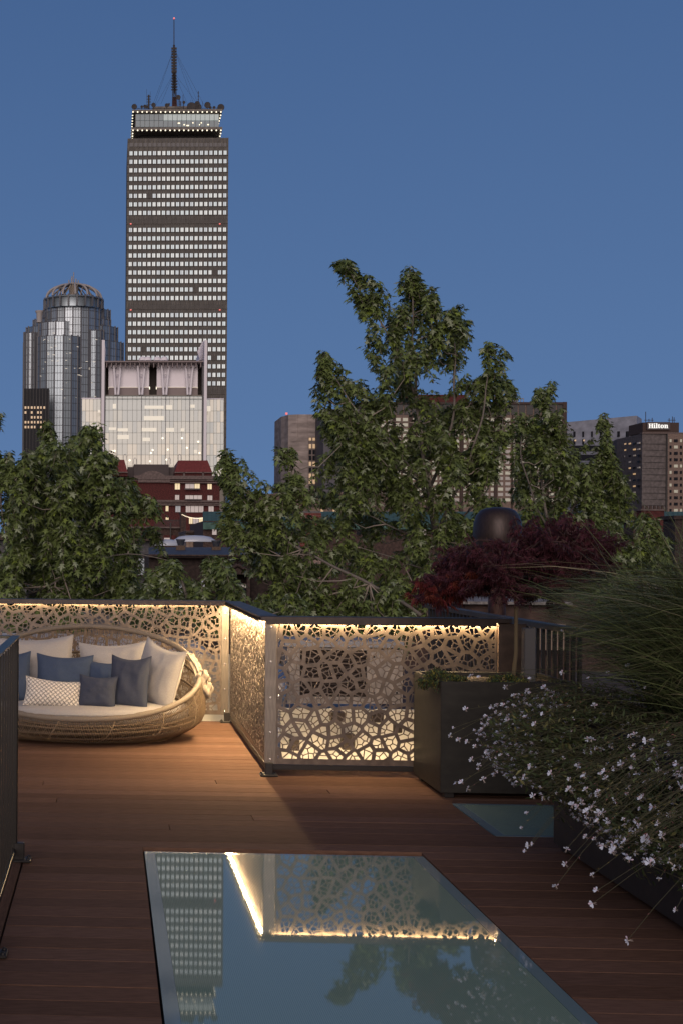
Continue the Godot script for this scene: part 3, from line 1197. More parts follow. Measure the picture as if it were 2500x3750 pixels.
	tree("maple_tree", "slender maple with pointed leaders in front of the dark hotel slabs", 33.0, [
		[[1260, 1420, 0, 1262, 1300, 0, 1258, 1200, 0, 1240, 1100, 0, 1245, 1000, 0, 1250, 900, 0], 0.08, 0.012],
		[[1262, 1280, 0, 1300, 1190, 0.3, 1345, 1120, 0.4, 1380, 1050, 0.4, 1390, 970, 0.4], 0.05, 0.010],
		[[1258, 1220, 0, 1215, 1120, -0.5, 1195, 1030, -0.6, 1200, 960, -0.6], 0.04, 0.010]],
		[
		[[1240, 900, 1252, 882, 1265, 905, 1285, 960, 1290, 1000, 1235, 1000, 1225, 940], 26, -0.4, 0.4, 0.45, 18, up],
		[[1190, 960, 1225, 915, 1250, 960, 1290, 990, 1290, 1110, 1270, 1180, 1190, 1180, 1175, 1050], 66, -0.9, 0.9, 0.5, 18, up],
		[[1280, 1040, 1320, 1025, 1350, 1050, 1365, 1100, 1350, 1190, 1280, 1190], 40, -0.6, 0.9, 0.5, 18, up],
		[[1380, 975, 1392, 955, 1408, 985, 1425, 1030, 1425, 1100, 1430, 1130, 1450, 1140, 1445, 1165, 1400, 1180, 1355, 1150, 1365, 1040], 52, -0.2, 0.8, 0.45, 18, up],
		[[1110, 1150, 1440, 1150, 1420, 1260, 1400, 1340, 1140, 1340], 130, -1.0, 1.0, 0.5, 18, up]], 0.122, 53)
	tree("maple_tree", "yellow green young maple at the right behind the grass", 27.0, [
		[[1490, 1420, 0, 1485, 1330, 0, 1480, 1250, 0, 1478, 1190, 0], 0.05, 0.010],
		[[1488, 1360, 0, 1440, 1290, 0.3, 1400, 1240, 0.3], 0.03, 0.008]],
		[
		[[1470, 1195, 1485, 1178, 1510, 1210, 1530, 1250, 1520, 1300, 1450, 1300, 1440, 1240], 34, -0.5, 0.5, 0.4, 17, up],
		[[1390, 1220, 1450, 1230, 1540, 1280, 1600, 1290, 1600, 1420, 1380, 1420], 80, -0.8, 0.8, 0.45, 17, up]], 0.114, 59)


func purple() -> Color:
	return Color(0.060, 0.019, 0.026) * rf(0.45, 1.6)


func red_leaf() -> Color:
	var k := rng.randf()
	if k > 0.55:
		return purple()
	return (Color(0.12, 0.030, 0.018) if k < 0.25 else Color(0.11, 0.02, 0.02)) * rf(0.6, 1.4)


func build_red_maple() -> void:
	rng.seed = 71
	var o := thing("red_maple", "small purple leaved weeping maple growing in the dark planter", "maple", Vector3.ZERO)
	var d := 8.6
	var trunk := Shape.new()
	var keep := []
	limb(trunk, [1170, 1560, 0, 1176, 1510, 0, 1186, 1440, 0, 1190, 1370, 0, 1186, 1325, 0, 1195, 1290, 0], d, 0.014, 0.011, keep)
	obj("trunk", trunk, mats.bark_green, o)
	trunk = Shape.new()
	for t in [[1190, 1330, 0, 1150, 1285, 0.1, 1090, 1265, 0.15, 1040, 1290, 0.2, 1000, 1370, 0.2], [1190, 1330, 0, 1160, 1270, -0.1, 1110, 1240, -0.2, 1050, 1270, -0.3], [1192, 1310, 0, 1240, 1250, 0.1, 1310, 1235, 0.2, 1380, 1270, 0.2], [1192, 1310, 0, 1210, 1250, -0.2, 1270, 1240, -0.3, 1330, 1290, -0.35], [1190, 1320, 0, 1185, 1260, 0.3, 1200, 1240, 0.4, 1230, 1300, 0.5]]:
		limb(trunk, t, d, 0.009, 0.003, keep)
	obj("branches", trunk, mats.twig_dark, o)
	var where: Array[Transform3D] = []
	var tints := PackedColorArray()
	var twigs := Shape.new()
	var w := Vector3(0, -0.25, 0.2)
	for r in [
		[[1090, 1308, 1150, 1296, 1190, 1266, 1222, 1240, 1330, 1232, 1375, 1250, 1400, 1285, 1390, 1310, 1340, 1340, 1280, 1350, 1180, 1345, 1100, 1345, 1050, 1330, 1030, 1310, 1060, 1305], 285, -0.42, 0.40, 0.15, 13, w],
		[[1015, 1326, 1060, 1304, 1100, 1304, 1090, 1310, 1040, 1350], 50, -0.3, 0.3, 0.14, 12, w],
		[[1180, 1340, 1230, 1345, 1220, 1385, 1190, 1390], 8, -0.1, 0.1, 0.08, 9, w]]:
		shoots(r[0], r[1], d + r[2], d + r[3], r[4] * 1.3, r[5], 0.052, r[6], where, tints, twigs, [], purple)
	shoots([975, 1385, 990, 1350, 1030, 1320, 1080, 1330, 1100, 1365, 1040, 1385, 1010, 1410], 32, d - 0.2, d + 0.35, 0.12, 12, 0.058, w, where, tints, twigs, [], red_leaf)
	stuff(obj("twigs", twigs, mats.twig_dark, o))
	multi("crown", lace_leaf(), mats.leaf, where, tints, o)


func juniper() -> Color:
	return (Color(0.055, 0.10, 0.045) if rng.randf() < 0.66 else Color(0.24, 0.22, 0.05)) * rf(0.6, 1.3)


func build_juniper() -> void:
	rng.seed = 73
	var spots := [["low juniper with yellowish tips at the planter's left corner", [970, 1565, 975, 1545, 1000, 1535, 1045, 1540, 1068, 1555, 1068, 1568], 150], ["low dark juniper at the foot of the red maple's trunk", [1110, 1568, 1130, 1550, 1170, 1545, 1215, 1555, 1215, 1570], 110]]
	for sp in spots:
		var o := thing("juniper", sp[0], "shrub", Vector3.ZERO, "low junipers in the planter")
		var where: Array[Transform3D] = []
		var tints := PackedColorArray()
		var twigs := Shape.new()
		var w := Vector3(-0.1, 0.5, 0.5)
		shoots(sp[1], sp[2], 8.28, 8.62, 0.07, 26, 0.020, w, where, tints, twigs, [], juniper)
		stuff(obj("stems", twigs, mats.twig_dark, o))
		multi("foliage", blade_leaf(0.16), mats.leaf, where, tints, o)


func build_grass() -> void:
	rng.seed = 79
	var o := thing("ornamental_grass", "tall fine bladed ornamental grass arching out at the right edge", "grass clump", Vector3.ZERO)
	var s := Shape.new()
	s.tinted = true
	for k in 4600:
		var base := Vector3(rf(2.60, 3.75), 0.68, rf(-6.75, -5.5))
		var far := rng.randf()
		var tip: Vector3
		if far < 0.62:
			var p := inside(poly([1270, 1500, 1210, 1420, 1190, 1340, 1290, 1315, 1420, 1295, 1480, 1270, 1560, 1190, 1620, 1250, 1640, 1520, 1560, 1640, 1350, 1610, 1280, 1560]))
			tip = q(p.x, p.y, rf(5.5, 7.3))
		elif far < 0.76:
			var p := inside(poly([1080, 1300, 1130, 1290, 1250, 1400, 1400, 1420, 1300, 1560, 1240, 1500]))
			tip = q(p.x, p.y, rf(6.2, 7.2))
			if p.x < 1180 and rng.randf() < 0.7:
				continue
		else:
			tip = base + Vector3(rf(-0.8, 0.9), rf(0.35, 1.15), rf(-0.6, 0.6))
		var mid := base.lerp(tip, rf(0.35, 0.5)) + Vector3(rf(-0.04, 0.06), rf(0.18, 0.42) * base.distance_to(tip), rf(-0.05, 0.05))
		var w := rf(0.0018, 0.0040)
		var br := rf(0.55, 1.35)
		s.tint = (Color(0.098, 0.124, 0.050) if rng.randf() < 0.84 else Color(0.22, 0.20, 0.12)) * br
		s.tint.a = 1
		var old := base
		var across := (tip - base).cross(Vector3.UP).normalized().lerp(rv(), 0.4).normalized()
		var seg := 7
		for i in seg:
			var f := float(i + 1) / seg
			var p := base * (1 - f) * (1 - f) + mid * 2 * f * (1 - f) + tip * f * f
			var w0 := w * (1.0 - 0.85 * pow(float(i) / seg, 2))
			var w1 := w * (1.0 - 0.85 * f * f)
			if i < seg - 1:
				s.quad(old - across * w0, old + across * w0, p + across * w1, p - across * w1)
			else:
				s.tri(old - across * w0, old + across * w0, p)
			old = p
	stuff(obj("blades", s, mats.leaf, o))


func flower_mesh(k: int) -> ArrayMesh:
	var s := Shape.new()
	s.tinted = true
	var g := RandomNumberGenerator.new()
	g.seed = 90 + k
	for i in 4:
		var a := (i - 1.5) * 0.72 + g.randf_range(-0.18, 0.18)
		var l := g.randf_range(0.85, 1.1)
		var dir := Vector3(sin(a), cos(a), g.randf_range(0.05, 0.5)).normalized()
		var side := Vector3(cos(a), -sin(a), g.randf_range(-0.3, 0.3)).normalized()
		s.tint = Color(0.50, 0.56, 0.70) if g.randf() < 0.85 else Color(0.52, 0.44, 0.55)
		var m1 := dir * l * 0.5 + Vector3(0, 0, 0.06)
		var m2 := dir * l * 0.78 + Vector3(0, 0, 0.03)
		var wd := g.randf_range(0.17, 0.25)
		s.tri(Vector3.ZERO, m1 + side * wd * 0.75, m1 - side * wd * 0.75)
		s.quad(m1 - side * wd * 0.75, m1 + side * wd * 0.75, m2 + side * wd, m2 - side * wd)
		s.tri(m2 - side * wd, m2 + side * wd, dir * l + Vector3(0, 0, -0.08))
	for i in 5:
		s.tint = Color(0.75, 0.66, 0.60)
		var tip := Vector3(g.randf_range(-0.35, 0.35), -g.randf_range(0.3, 0.75), g.randf_range(0.35, 0.7))
		s.bar(Vector3.ZERO, tip, 0.016, 3)
	s.tint = Color(0.45, 0.20, 0.18)
	s.bar(Vector3(0, 0.05, 0), Vector3(0, -0.35, -0.25), 0.05, 4)
	return s.mesh()


func build_gaura() -> void:
	rng.seed = 83
	var o := thing("gaura_plant", "sprawling plant of wiry stems and white four petalled flowers", "flowering plant", Vector3.ZERO)
	var flowers := []
	for k in 6:
		flowers.append(flower_mesh(k))
	var stems := Shape.new()
	var where: Array[Transform3D] = []
	var tints := PackedColorArray()
	var places := []
	# single sprays that stand clear of the mass: flower, depth
	for p in [[1080, 1552, 6.9], [1098, 1556, 6.9], [1068, 1630, 6.7], [1032, 1690, 6.4], [1052, 1700, 6.4], [1040, 1672, 6.4], [1088, 1678, 6.4], [1082, 1745, 6.3], [1098, 1758, 6.3], [1045, 1800, 6.2], [1060, 1798, 6.2], [1072, 1812, 6.2], [1108, 1790, 6.1], [1208, 1868, 6.0], [1196, 1902, 5.9], [1212, 1942, 5.8], [1205, 1955, 5.8], [1222, 1938, 5.8], [1300, 1950, 5.3], [1275, 2035, 5.1], [1297, 1985, 5.2], [1358, 2010, 5.0], [1370, 2045, 4.9], [1360, 2075, 4.9], [1440, 2160, 4.7], [1550, 2090, 4.6], [1290, 1450, 6.6], [1440, 1530, 6.3], [1395, 1545, 6.3], [1350, 1558, 6.4], [1290, 1545, 6.4], [1480, 1580, 6.0], [1160, 1578, 6.6], [1215, 1560, 6.5], [1250, 1580, 6.5], [1120, 1655, 6.5], [1150, 1640, 6.5]]:
		places.append(p)
	while places.size() < 105:
		var p := inside(poly([1085, 1660, 1130, 1610, 1200, 1575, 1270, 1580, 1280, 1700, 1260, 1810, 1180, 1810, 1090, 1760, 1060, 1700]))
		places.append([p.x, p.y, rf(6.2, 7.0)])
	while places.size() < 195:
		var p := inside(poly([1130, 1640, 1180, 1590, 1260, 1570, 1340, 1610, 1450, 1660, 1560, 1690, 1600, 1900, 1590, 2040, 1480, 2010, 1370, 1960, 1290, 1860, 1180, 1810, 1080, 1760, 1110, 1690]))
		places.append([p.x, p.y, clampf(7.0 - (p.y - 1550) / 250.0 - (p.x - 1100) / 900.0 + rf(-0.3, 0.3), 4.6, 7.0)])
	while places.size() < 299:
		var p := inside(poly([1340, 1680, 1450, 1690, 1590, 1700, 1600, 2060, 1500, 2010, 1400, 1960, 1320, 1880, 1290, 1780]))
		places.append([p.x, p.y, clampf(6.6 - (p.y - 1550) / 260.0 - (p.x - 1100) / 900.0 + rf(-0.25, 0.2), 4.5, 6.6)])
	var anchor := poly([1330, 1650, 1560, 1650, 1600, 1800, 1500, 1850, 1330, 1780])
	for i in places.size():
		var p: Array = places[i]
		var tip := q(p[0], p[1], p[2])
		var base := Vector3(rf(2.40, 3.0), 0.66, clampf(tip.z + rf(-0.5, 0.2), -6.7, -4.2))
		var out := tip - base
		var mid := base + Vector3(out.x * rf(0.35, 0.55), maxf(out.y, 0) * 0.6 + rf(0.10, 0.32), out.z * 0.5)
		var line := PackedVector3Array()
		for j in 11:
			var f := j / 10.0
			line.append(base * (1 - f) * (1 - f) + mid * 2 * f * (1 - f) + tip * f * f)
		stems.tube(line, PackedFloat32Array([0.0022, 0.002, 0.0018, 0.0017, 0.0016, 0.0015, 0.0014, 0.0013, 0.0012, 0.0011, 0.001]), 4)
		var run := (line[10] - line[8]).normalized()
		var fl := put("flower", flowers[i % 6], mats.petal, o, tip)
		var y := (Vector3.UP * rf(0.3, 0.9) + run * 0.5 + rv() * 0.45)
		fl.basis = facing(y, Vector3(rf(-0.6, 0.3), rf(0, 0.5), 1) + rv() * 0.4) * Basis.from_scale(Vector3.ONE * rf(0.010, 0.020))
		for j in 26:      # leaves along the lower stem, buds near the end
			var f := rng.randf()
			var k := mini(int(f * 10), 9)
			var a := line[k].lerp(line[k + 1], f * 10 - k)
			if f > 0.78:
				where.append(Transform3D(facing(run + rv() * 0.6 + Vector3.UP * 0.4, rv() + Vector3.UP) * Basis.from_scale(Vector3(0.011, 0.014, 0.011) * rf(0.7, 1.3)), a))
				tints.append((Color(0.19, 0.17, 0.07) if rng.randf() < 0.7 else Color(0.26, 0.10, 0.10)) * rf(0.6, 1.1))
			else:
				where.append(Transform3D(facing(run * 0.5 + rv(), rv() + Vector3.UP) * Basis.from_scale(Vector3.ONE * rf(0.018, 0.042) * (1.0 - 0.4 * f)), a))
				tints.append(Color(0.060, 0.084, 0.032) * rf(0.6, 1.5))
	var small: Array[Transform3D] = []
	var pale := PackedColorArray()
	for k in 520:
		var p := inside(poly([1150, 1640, 1200, 1600, 1290, 1590, 1400, 1640, 1560, 1690, 1600, 1700, 1600, 2000, 1490, 1990, 1370, 1940, 1290, 1850, 1180, 1800, 1100, 1760, 1120, 1690]))
		var tip := q(p.x, p.y, clampf(7.1 - (p.y - 1550) / 250.0 - (p.x - 1100) / 900.0 + rf(-0.2, 0.5), 4.7, 7.1))
		small.append(Transform3D(facing(Vector3.UP * rf(0.2, 0.8) + rv() * 0.6, Vector3(-0.2, 0.2, 1) + rv() * 0.6) * Basis.from_scale(Vector3.ONE * rf(0.008, 0.014)), tip))
		var b := rf(0.6, 1.0)
		pale.append(Color(b, b, b))
		var base := tip + Vector3(rf(0.1, 0.35), rf(-0.2, 0.0), rf(-0.1, 0.1))
		base.x = maxf(base.x, 2.2)
		stems.tube(PackedVector3Array([base, base.lerp(tip, 0.5) + Vector3(0, 0.03, 0), tip]), PackedFloat32Array([0.0014, 0.0012, 0.0009]), 4)
	for k in 260:
		var p := inside(poly([1100, 1640, 1200, 1585, 1280, 1585, 1290, 1800, 1180, 1800, 1090, 1740]))
		small.append(Transform3D(facing(Vector3.UP * rf(0.2, 0.8) + rv() * 0.6, Vector3(-0.2, 0.2, 1) + rv() * 0.6) * Basis.from_scale(Vector3.ONE * rf(0.008, 0.013)), q(p.x, p.y, rf(6.3, 7.1))))
		var b := rf(0.5, 1.0)
		pale.append(Color(b, b, b))
	multi("small_flowers", flowers[0], mats.petal, small, pale, o)
	# leafy bulk of the plant, and bare side shoots
	for k in 1250:
		var p := inside(poly([1110, 1660, 1180, 1600, 1290, 1590, 1400, 1640, 1560, 1680, 1610, 1700, 1610, 2020, 1500, 1960, 1400, 1910, 1300, 1820, 1180, 1800, 1100, 1740]))
		var tip := q(p.x, p.y, clampf(6.9 - (p.y - 1550) / 260.0 - (p.x - 1100) / 900.0 + rf(-0.2, 0.5), 4.5, 7.0))
		var base := tip + Vector3(rf(0.05, 0.35), rf(-0.25, 0.05), rf(-0.15, 0.1))
		base.x = maxf(base.x, 2.2)
		stems.tube(PackedVector3Array([base, base.lerp(tip, 0.5) + Vector3(0, 0.04, 0), tip]), PackedFloat32Array([0.0016, 0.0013, 0.0009]), 4)
		for j in 16:
			var a := base.lerp(tip, rng.randf()) + rv() * 0.012
			where.append(Transform3D(facing(tip - base + rv() * 0.35, rv() + Vector3.UP) * Basis.from_scale(Vector3.ONE * rf(0.014, 0.044)), a))
			tints.append((Color(0.052, 0.074, 0.030) if rng.randf() < 0.8 else Color(0.13, 0.13, 0.05)) * rf(0.5, 1.5))
	for i in tints.size():
		tints[i].a = 1
	stuff(obj("stems", stems, mats.stem, o))
	multi("foliage", blade_leaf(0.15), mats.leaf, where, tints, o)


# ---------------------------------------------------------------- the city
func build_tower() -> void:
	rng.seed = 101
	crop = [450.0, 330.0, 0.2551]
	var d := 604.0
	var o := thing("skyscraper", "tallest tower, a grey grid of lit white windows with a mast on top", "skyscraper")
	var s := Shape.new()
	wall(s, 60, 690, 1508, 4000, d, 46, GROUND)
	obj("shaft", s, mats.tower_stone, o)
	var k := 0.2551 * d / FOCAL
	var x0 := u(113, 2000, d).x
	var y0 := u(780, 875, d).y
	var bay := 66.95 * k
	var row := 122.0 * k
	var cool := [mats.win_cool, mats.win_dim, mats.win_cool2, mats.win_warm]
	var pair := Shape.new()
	for e in [-1, 1]:
		pair.box(Vector3(e * 11.5 * k, -30 * k, 0), Vector3(18.5 * k, 58 * k, 0.5))
	var pair_mesh := pair.mesh()
	var rest := [Shape.new(), Shape.new(), Shape.new(), Shape.new()]
	var bright := Shape.new()
	var piers := Shape.new()
	var slots := Shape.new()
	var fins := Shape.new()
	var sills := Shape.new()
	var made := 0
	var zf := -d
	for r in 44:
		var y := y0 - r * row
		if y < 0:
			break
		var dark := r in [8, 18] or r > 27
		sills.box(Vector3((u(60, 2000, d).x + u(1508, 2000, d).x) / 2, y - 62 * k, zf + 0.15), Vector3(1446 * k, 4 * k, 0.5))
		for c in 21:
			var x := x0 + c * bay
			if not dark and rng.randf() < 0.988:
				var kind: int = [0, 0, 0, 1, 1, 2, 2, 2, 3, 3][rng.randi() % 8]
				if made < 290:
					put("window", pair_mesh, cool[kind], o, Vector3(x, y, zf))
					made += 1
				else:
					for e in [-1, 1]:
						rest[kind].box(Vector3(x + e * 11.5 * k, y - 30 * k, zf), Vector3(18.5 * k, 58 * k, 0.5))
				if kind == 3:
					bright.box(Vector3(x + (11 if rng.randf() < 0.5 else -11) * k, y - rf(18, 40) * k, zf + 0.28), Vector3(7 * k, rf(8, 26) * k, 0.1))
			else:
				for e in [-1, 1]:
					slots.box(Vector3(x + e * 10 * k, y - 30 * k, zf), Vector3(13 * k, 60 * k, 0.4))
			if c < 20:
				piers.box(Vector3(x + bay * 0.5, y - 30 * k, zf), Vector3(17 * k, 60 * k, 0.4))
			for e in [[-14, 14], [16, 13]]:
				slots.box(Vector3(x + e[0] * k + (r % 2) * 6 * k, y - 94 * k, zf), Vector3(e[1] * k, 50 * k, 0.3))
	for c in 22:
		fins.box(Vector3(x0 + (c - 0.5) * bay + 11 * k, (u(780, 690, d).y + GROUND) / 2, zf + 0.25), Vector3(3.2 * k, u(780, 690, d).y - GROUND, 0.7))
	for i in 4:
		stuff(obj("lower_windows", rest[i], cool[i], o))
	stuff(obj("window_lights", bright, mats.win_bright, o))
	stuff(obj("dark_piers", piers, mats.tower_dark, o))
	stuff(obj("spandrel_slots", slots, mats.tower_dark, o))
	stuff(obj("fins", fins, mats.tower_stone2, o))
	stuff(obj("sills", sills, mats.tower_stone2, o))
	for c in 21:       # the band under the parapet
		s = Shape.new()
		wall(s, 97 + c * 66.95 - 5, 757, 97 + c * 66.95 + 52, 812, d - 0.25, 0.5)
		obj("louvre_bay", s, mats.louvre_grey, o)
	var top := Shape.new()
	for c in 33:
		wall(top, 80 + c * 43.9, 697, 96 + c * 43.9, 745, d - 0.2, 0.4)
	stuff(obj("parapet_slots", top, mats.tower_dark, o))

	# the glazed crown between two overhanging slabs
	var dc := 606.0
	s = Shape.new()
	wall(s, 255, 580, 1300, 700, dc + 8, 26)
	obj("crown_neck", s, mats.black_metal, o)
	s = Shape.new()
	wall(s, 128, 533, 1432, 570, dc, 40)
	obj("crown_floor", s, mats.tower_stone2, o)
	s = Shape.new()
	wall(s, 137, 275, 1432, 312, dc, 40)
	obj("crown_roof", s, mats.tower_stone2, o)
	for c in 18:
		for r in 2:
			s = Shape.new()
			var xa := 190 + c * 66.4
			wall(s, xa, [347, 440][r], xa + 60, [434, 527][r], dc + 1.2, 0.4)
			obj("crown_pane", s, mats.crown_dark if c < 6 or r == 1 else mats.crown_light, o)
	s = Shape.new()
	wall(s, 182, 312, 1382, 533, dc + 1.7, 36)
	obj("crown_wall", s, mats.tower_stone2, o)
	var ball := SphereMesh.new()
	ball.radius = 0.33
	ball.height = 0.66
	ball.radial_segments = 10
	ball.rings = 6
	for r in 2:
		var yy: float = [314.0, 577.0][r]
		for c in 20:
			put("crown_lamp", ball, mats.bulb, o, u(150 + c * 66.4, yy, dc - 0.2))
		var lo := u(146, yy, dc)
		var hi := u(1418, yy, dc)
		for c in range(1, 10 if r == 0 else 6):
			put("crown_lamp", ball, mats.bulb, o, Vector3(lo.x, lo.y - 0.2, lo.z - c * 4.0))
			if c < 6:
				put("crown_lamp", ball, mats.bulb, o, Vector3(hi.x, hi.y - 0.2, hi.z - c * 4.0))
	for p in [[808, 475, 1.0], [885, 497, 0.6], [935, 509, 1.1], [1105, 497, 0.4], [1228, 496, 0.7], [1010, 470, 0.5], [1130, 470, 0.5]]:
		s = Shape.new()
		s.box(u(p[0], p[1], dc + 0.9), Vector3(p[2], 0.5, 0.2))
		obj("restaurant_light", s, mats.win_bright, o)
	s = Shape.new()
	wall(s, 430, 232, 1040, 275, dc + 12, 14)
	obj("plant_room", s, mats.tower_stone2, o)

	# mast and rooftop aerials
	var dm := 626.0
	var mast := Shape.new()
	var a := u(745, 240, dm)
	var b := u(740, -250, dm)
	for e in 4:
		var dx := Vector3([1, -1, -1, 1][e], 0, [1, 1, -1, -1][e])
		mast.bar(a + dx * 1.05, b + dx * 0.55, 0.13, 4)
	for i in 26:
		var f := i / 26.0
		var w := lerpf(1.05, 0.55, f)
		var g := lerpf(1.05, 0.55, f + 1 / 26.0)
		var p := a.lerp(b, f)
		var r := a.lerp(b, f + 1 / 26.0)
		mast.bar(p + Vector3(-w, 0, w), r + Vector3(g, 0, g), 0.09, 3)
		mast.bar(p + Vector3(w, 0, w), r + Vector3(-g, 0, g), 0.09, 3)
		mast.bar(p + Vector3(-w, 0, w), p + Vector3(w, 0, w), 0.09, 3)
	obj("mast_lattice", mast, mats.mast_dark, o)
	mast = Shape.new()
	for i in 5:
		var p := a.lerp(b, 0.03 + i * 0.055)
		mast.box(p, Vector3(1.9 - i * 0.12, 0.9, 1.9 - i * 0.12))
	obj("mast_red_bands", mast, mats.red_paint, o)
	mast = Shape.new()
	for i in 7:
		var p := a.lerp(b, 0.50 + i * 0.085)
		mast.box(p, Vector3(3.0 if i < 4 else 2.3, 0.45, 0.45))
		mast.box(p + Vector3(0, 0.9, 0), Vector3(2.2, 0.3, 0.3))
		mast.box(p, Vector3(0.8, 3.4, 0.8))
	obj("mast_antennas", mast, mats.mast_dark, o)
	mast = Shape.new()
	var b2 := u(738, -640, dm)
	var b3 := u(738, -1020, dm)
	mast.tube(PackedVector3Array([b, b2]), PackedFloat32Array([0.62, 0.45]), 8)
	for i in 9:
		mast.box(b.lerp(b2, 0.05 + i * 0.105), Vector3(2.5, 0.8, 0.7))
	mast.tube(PackedVector3Array([b2, b2.lerp(b3, 0.03), b3]), PackedFloat32Array([0.6, 0.24, 0.2]), 6)
	obj("mast_pole", mast, mats.mast_dark, o)
	mast = Shape.new()
	mast.box(b3 + Vector3(0, 0.3, 0), Vector3(0.7, 0.7, 0.7))
	obj("mast_lamp", mast, mats.red_lamp, o)
	var wires := Shape.new()
	for w in [[738, -600, 440, 190], [738, -600, 455, 230], [738, -250, 470, 230], [738, -250, 550, 200], [738, -600, 1065, 150], [738, -600, 1020, 190], [738, -250, 1060, 180], [738, -250, 940, 220], [738, -600, 1180, 240]]:
		wires.bar(u(w[0], w[1], dm), u(w[2], w[3], dm - 10), 0.05, 3)
	obj("guy_wires", wires, mats.mast_dark, o)
	for w in [[375, 270, 70, 0.9, "whip"], [345, 270, -10, 0.12, "whip"], [398, 200, 20, 0.12, "whip"], [868, 260, 65, 0.22, "whip"], [1088, 260, 15, 0.3, "whip"], [1148, 240, 160, 0.15, "whip"], [818, 240, 130, 0.3, "whip"], [835, 240, 160, 0.3, "whip"], [180, 260, 190, 0.12, "whip"], [668, 230, 185, 0.3, "whip"], [980, 240, 140, 0.1, "whip"], [168, 240, 240, 1.6, "dish"], [320, 235, 235, 1.0, "dish"], [350, 245, 245, 1.0, "dish"], [443, 215, 215, 1.3, "dish"], [635, 220, 220, 1.2, "dish"], [988, 240, 240, 2.6, "dish"], [1072, 195, 195, 1.5, "dish"], [1085, 245, 245, 2.0, "dish"], [1218, 215, 215, 1.8, "dish"], [1410, 250, 250, 2.0, "dish"], [880, 177, 177, 0.9, "dish"], [798, 105, 105, 1.4, "dish"], [275, 240, 240, 0.8, "dish"], [1313, 250, 250, 0.8, "dish"], [1258, 252, 252, 0.8, "dish"]]:
		s = Shape.new()
		if w[4] == "whip":
			s.bar(u(w[0], w[1], dc + 4), u(w[0], w[2], dc + 4), w[3] * 0.5, 6)
			if w[3] > 0.25:
				for i in 4:
					s.box(u(w[0], lerpf(w[1], w[2], 0.3 + 0.2 * i), dc + 4), Vector3(w[3] * 2.2, 0.2, 0.2))
		else:
			var c := u(w[0], w[1], dc + 4)
			s.lathe(Vector3.ZERO, PackedVector2Array([Vector2(0.02, -0.3), Vector2(w[3] * 0.6, -0.15), Vector2(w[3] * 0.8, 0.2), Vector2(w[3] * 0.7, 0.25), Vector2(0.02, 0.0)]), 14)
			s.bar(Vector3(0, -0.2, 0), Vector3(0, -0.2, (c.y - u(w[0], 272, dc + 4).y)), 0.15, 5)
			var e := obj("dish", s, mats.mast_dark, o)
			e.position = c
			e.rotation.x = PI / 2
			continue
		obj("aerial", s, mats.mast_dark, o)
	s = Shape.new()
	s.bar(u(170, 262, dc + 1), u(1430, 258, dc + 1), 0.12, 4)
	for i in 24:
		s.bar(u(170 + i * 54, 275, dc + 1), u(170 + i * 54, 260, dc + 1), 0.08, 4)
	obj("roof_handrail", s, mats.mast_dark, o)
	for r in [[117, 1290], [1395, 1290]]:
		for yy in [1920, 3155]:
			s = Shape.new()
			s.box(u(r[0], yy, d - 0.5), Vector3(0.7, 0.5, 0.4))
			obj("warning_lamp", s, mats.red_lamp, o)


func round_tier(o: Node3D, cx: float, cy: float, rx: float, y_top: float, d: float, sides: int, deep: float, glass: Material, from := 0.0, to := TAU) -> void:
	# a faceted round bay: one pane per facet, a fin on each corner, thin rails across
	var c := u(cx, cy, d)
	var r: float = rx * crop[2] * d / FOCAL
	var top := u(cx, y_top, d).y
	var p := PackedVector2Array()
	for i in sides:
		var a := TAU * (i + 0.5) / sides
		p.append(Vector2(c.x + r * cos(a), -d + r * deep * sin(a)))
	var fins := Shape.new()
	var rails := Shape.new()
	for i in sides:
		var a := p[i]
		var b := p[(i + 1) % sides]
		var mid := (a + b) / 2
		if mid.y < -d - 2.0:
			continue
		var s := Shape.new()
		s.face(Vector3(a.x, GROUND, a.y), Vector3(b.x, GROUND, b.y), Vector3(b.x, top, b.y), Vector3(a.x, top, a.y), Vector3(mid.x - c.x, 0, mid.y + d))
		obj("glass_facet", s, glass, o)
		fins.box(Vector3(a.x, (top + 0.8 + GROUND) / 2, a.y), Vector3(0.7, top + 0.5 - GROUND, 0.75), Basis(Vector3.UP, -atan2(a.y + d, a.x - c.x)))
		var y := top
		var n := Vector2(mid.x - c.x, mid.y + d).normalized() * 0.06
		while y > 10:
			rails.bar(Vector3(a.x + n.x, y, a.y + n.y), Vector3(b.x + n.x, y, b.y + n.y), 0.13, 4)
			y -= 4.1
		for k in 2:
			var e := a.lerp(b, (k + 1) / 3.0)
			rails.bar(Vector3(e.x + n.x, top, e.y + n.y), Vector3(e.x + n.x, 10, e.y + n.y), 0.10, 4)
	stuff(obj("corner_fins", fins, mats.fin, o))
	stuff(obj("mullions", rails, mats.mullion, o))
	var back := Shape.new()
	var inner := PackedVector2Array()
	for e in p:
		inner.append(Vector2(c.x, -d) + (e - Vector2(c.x, -d)) * 0.985)
	back.prism(inner, GROUND, top - 0.1)
	obj("core", back, mats.glass_core, o)


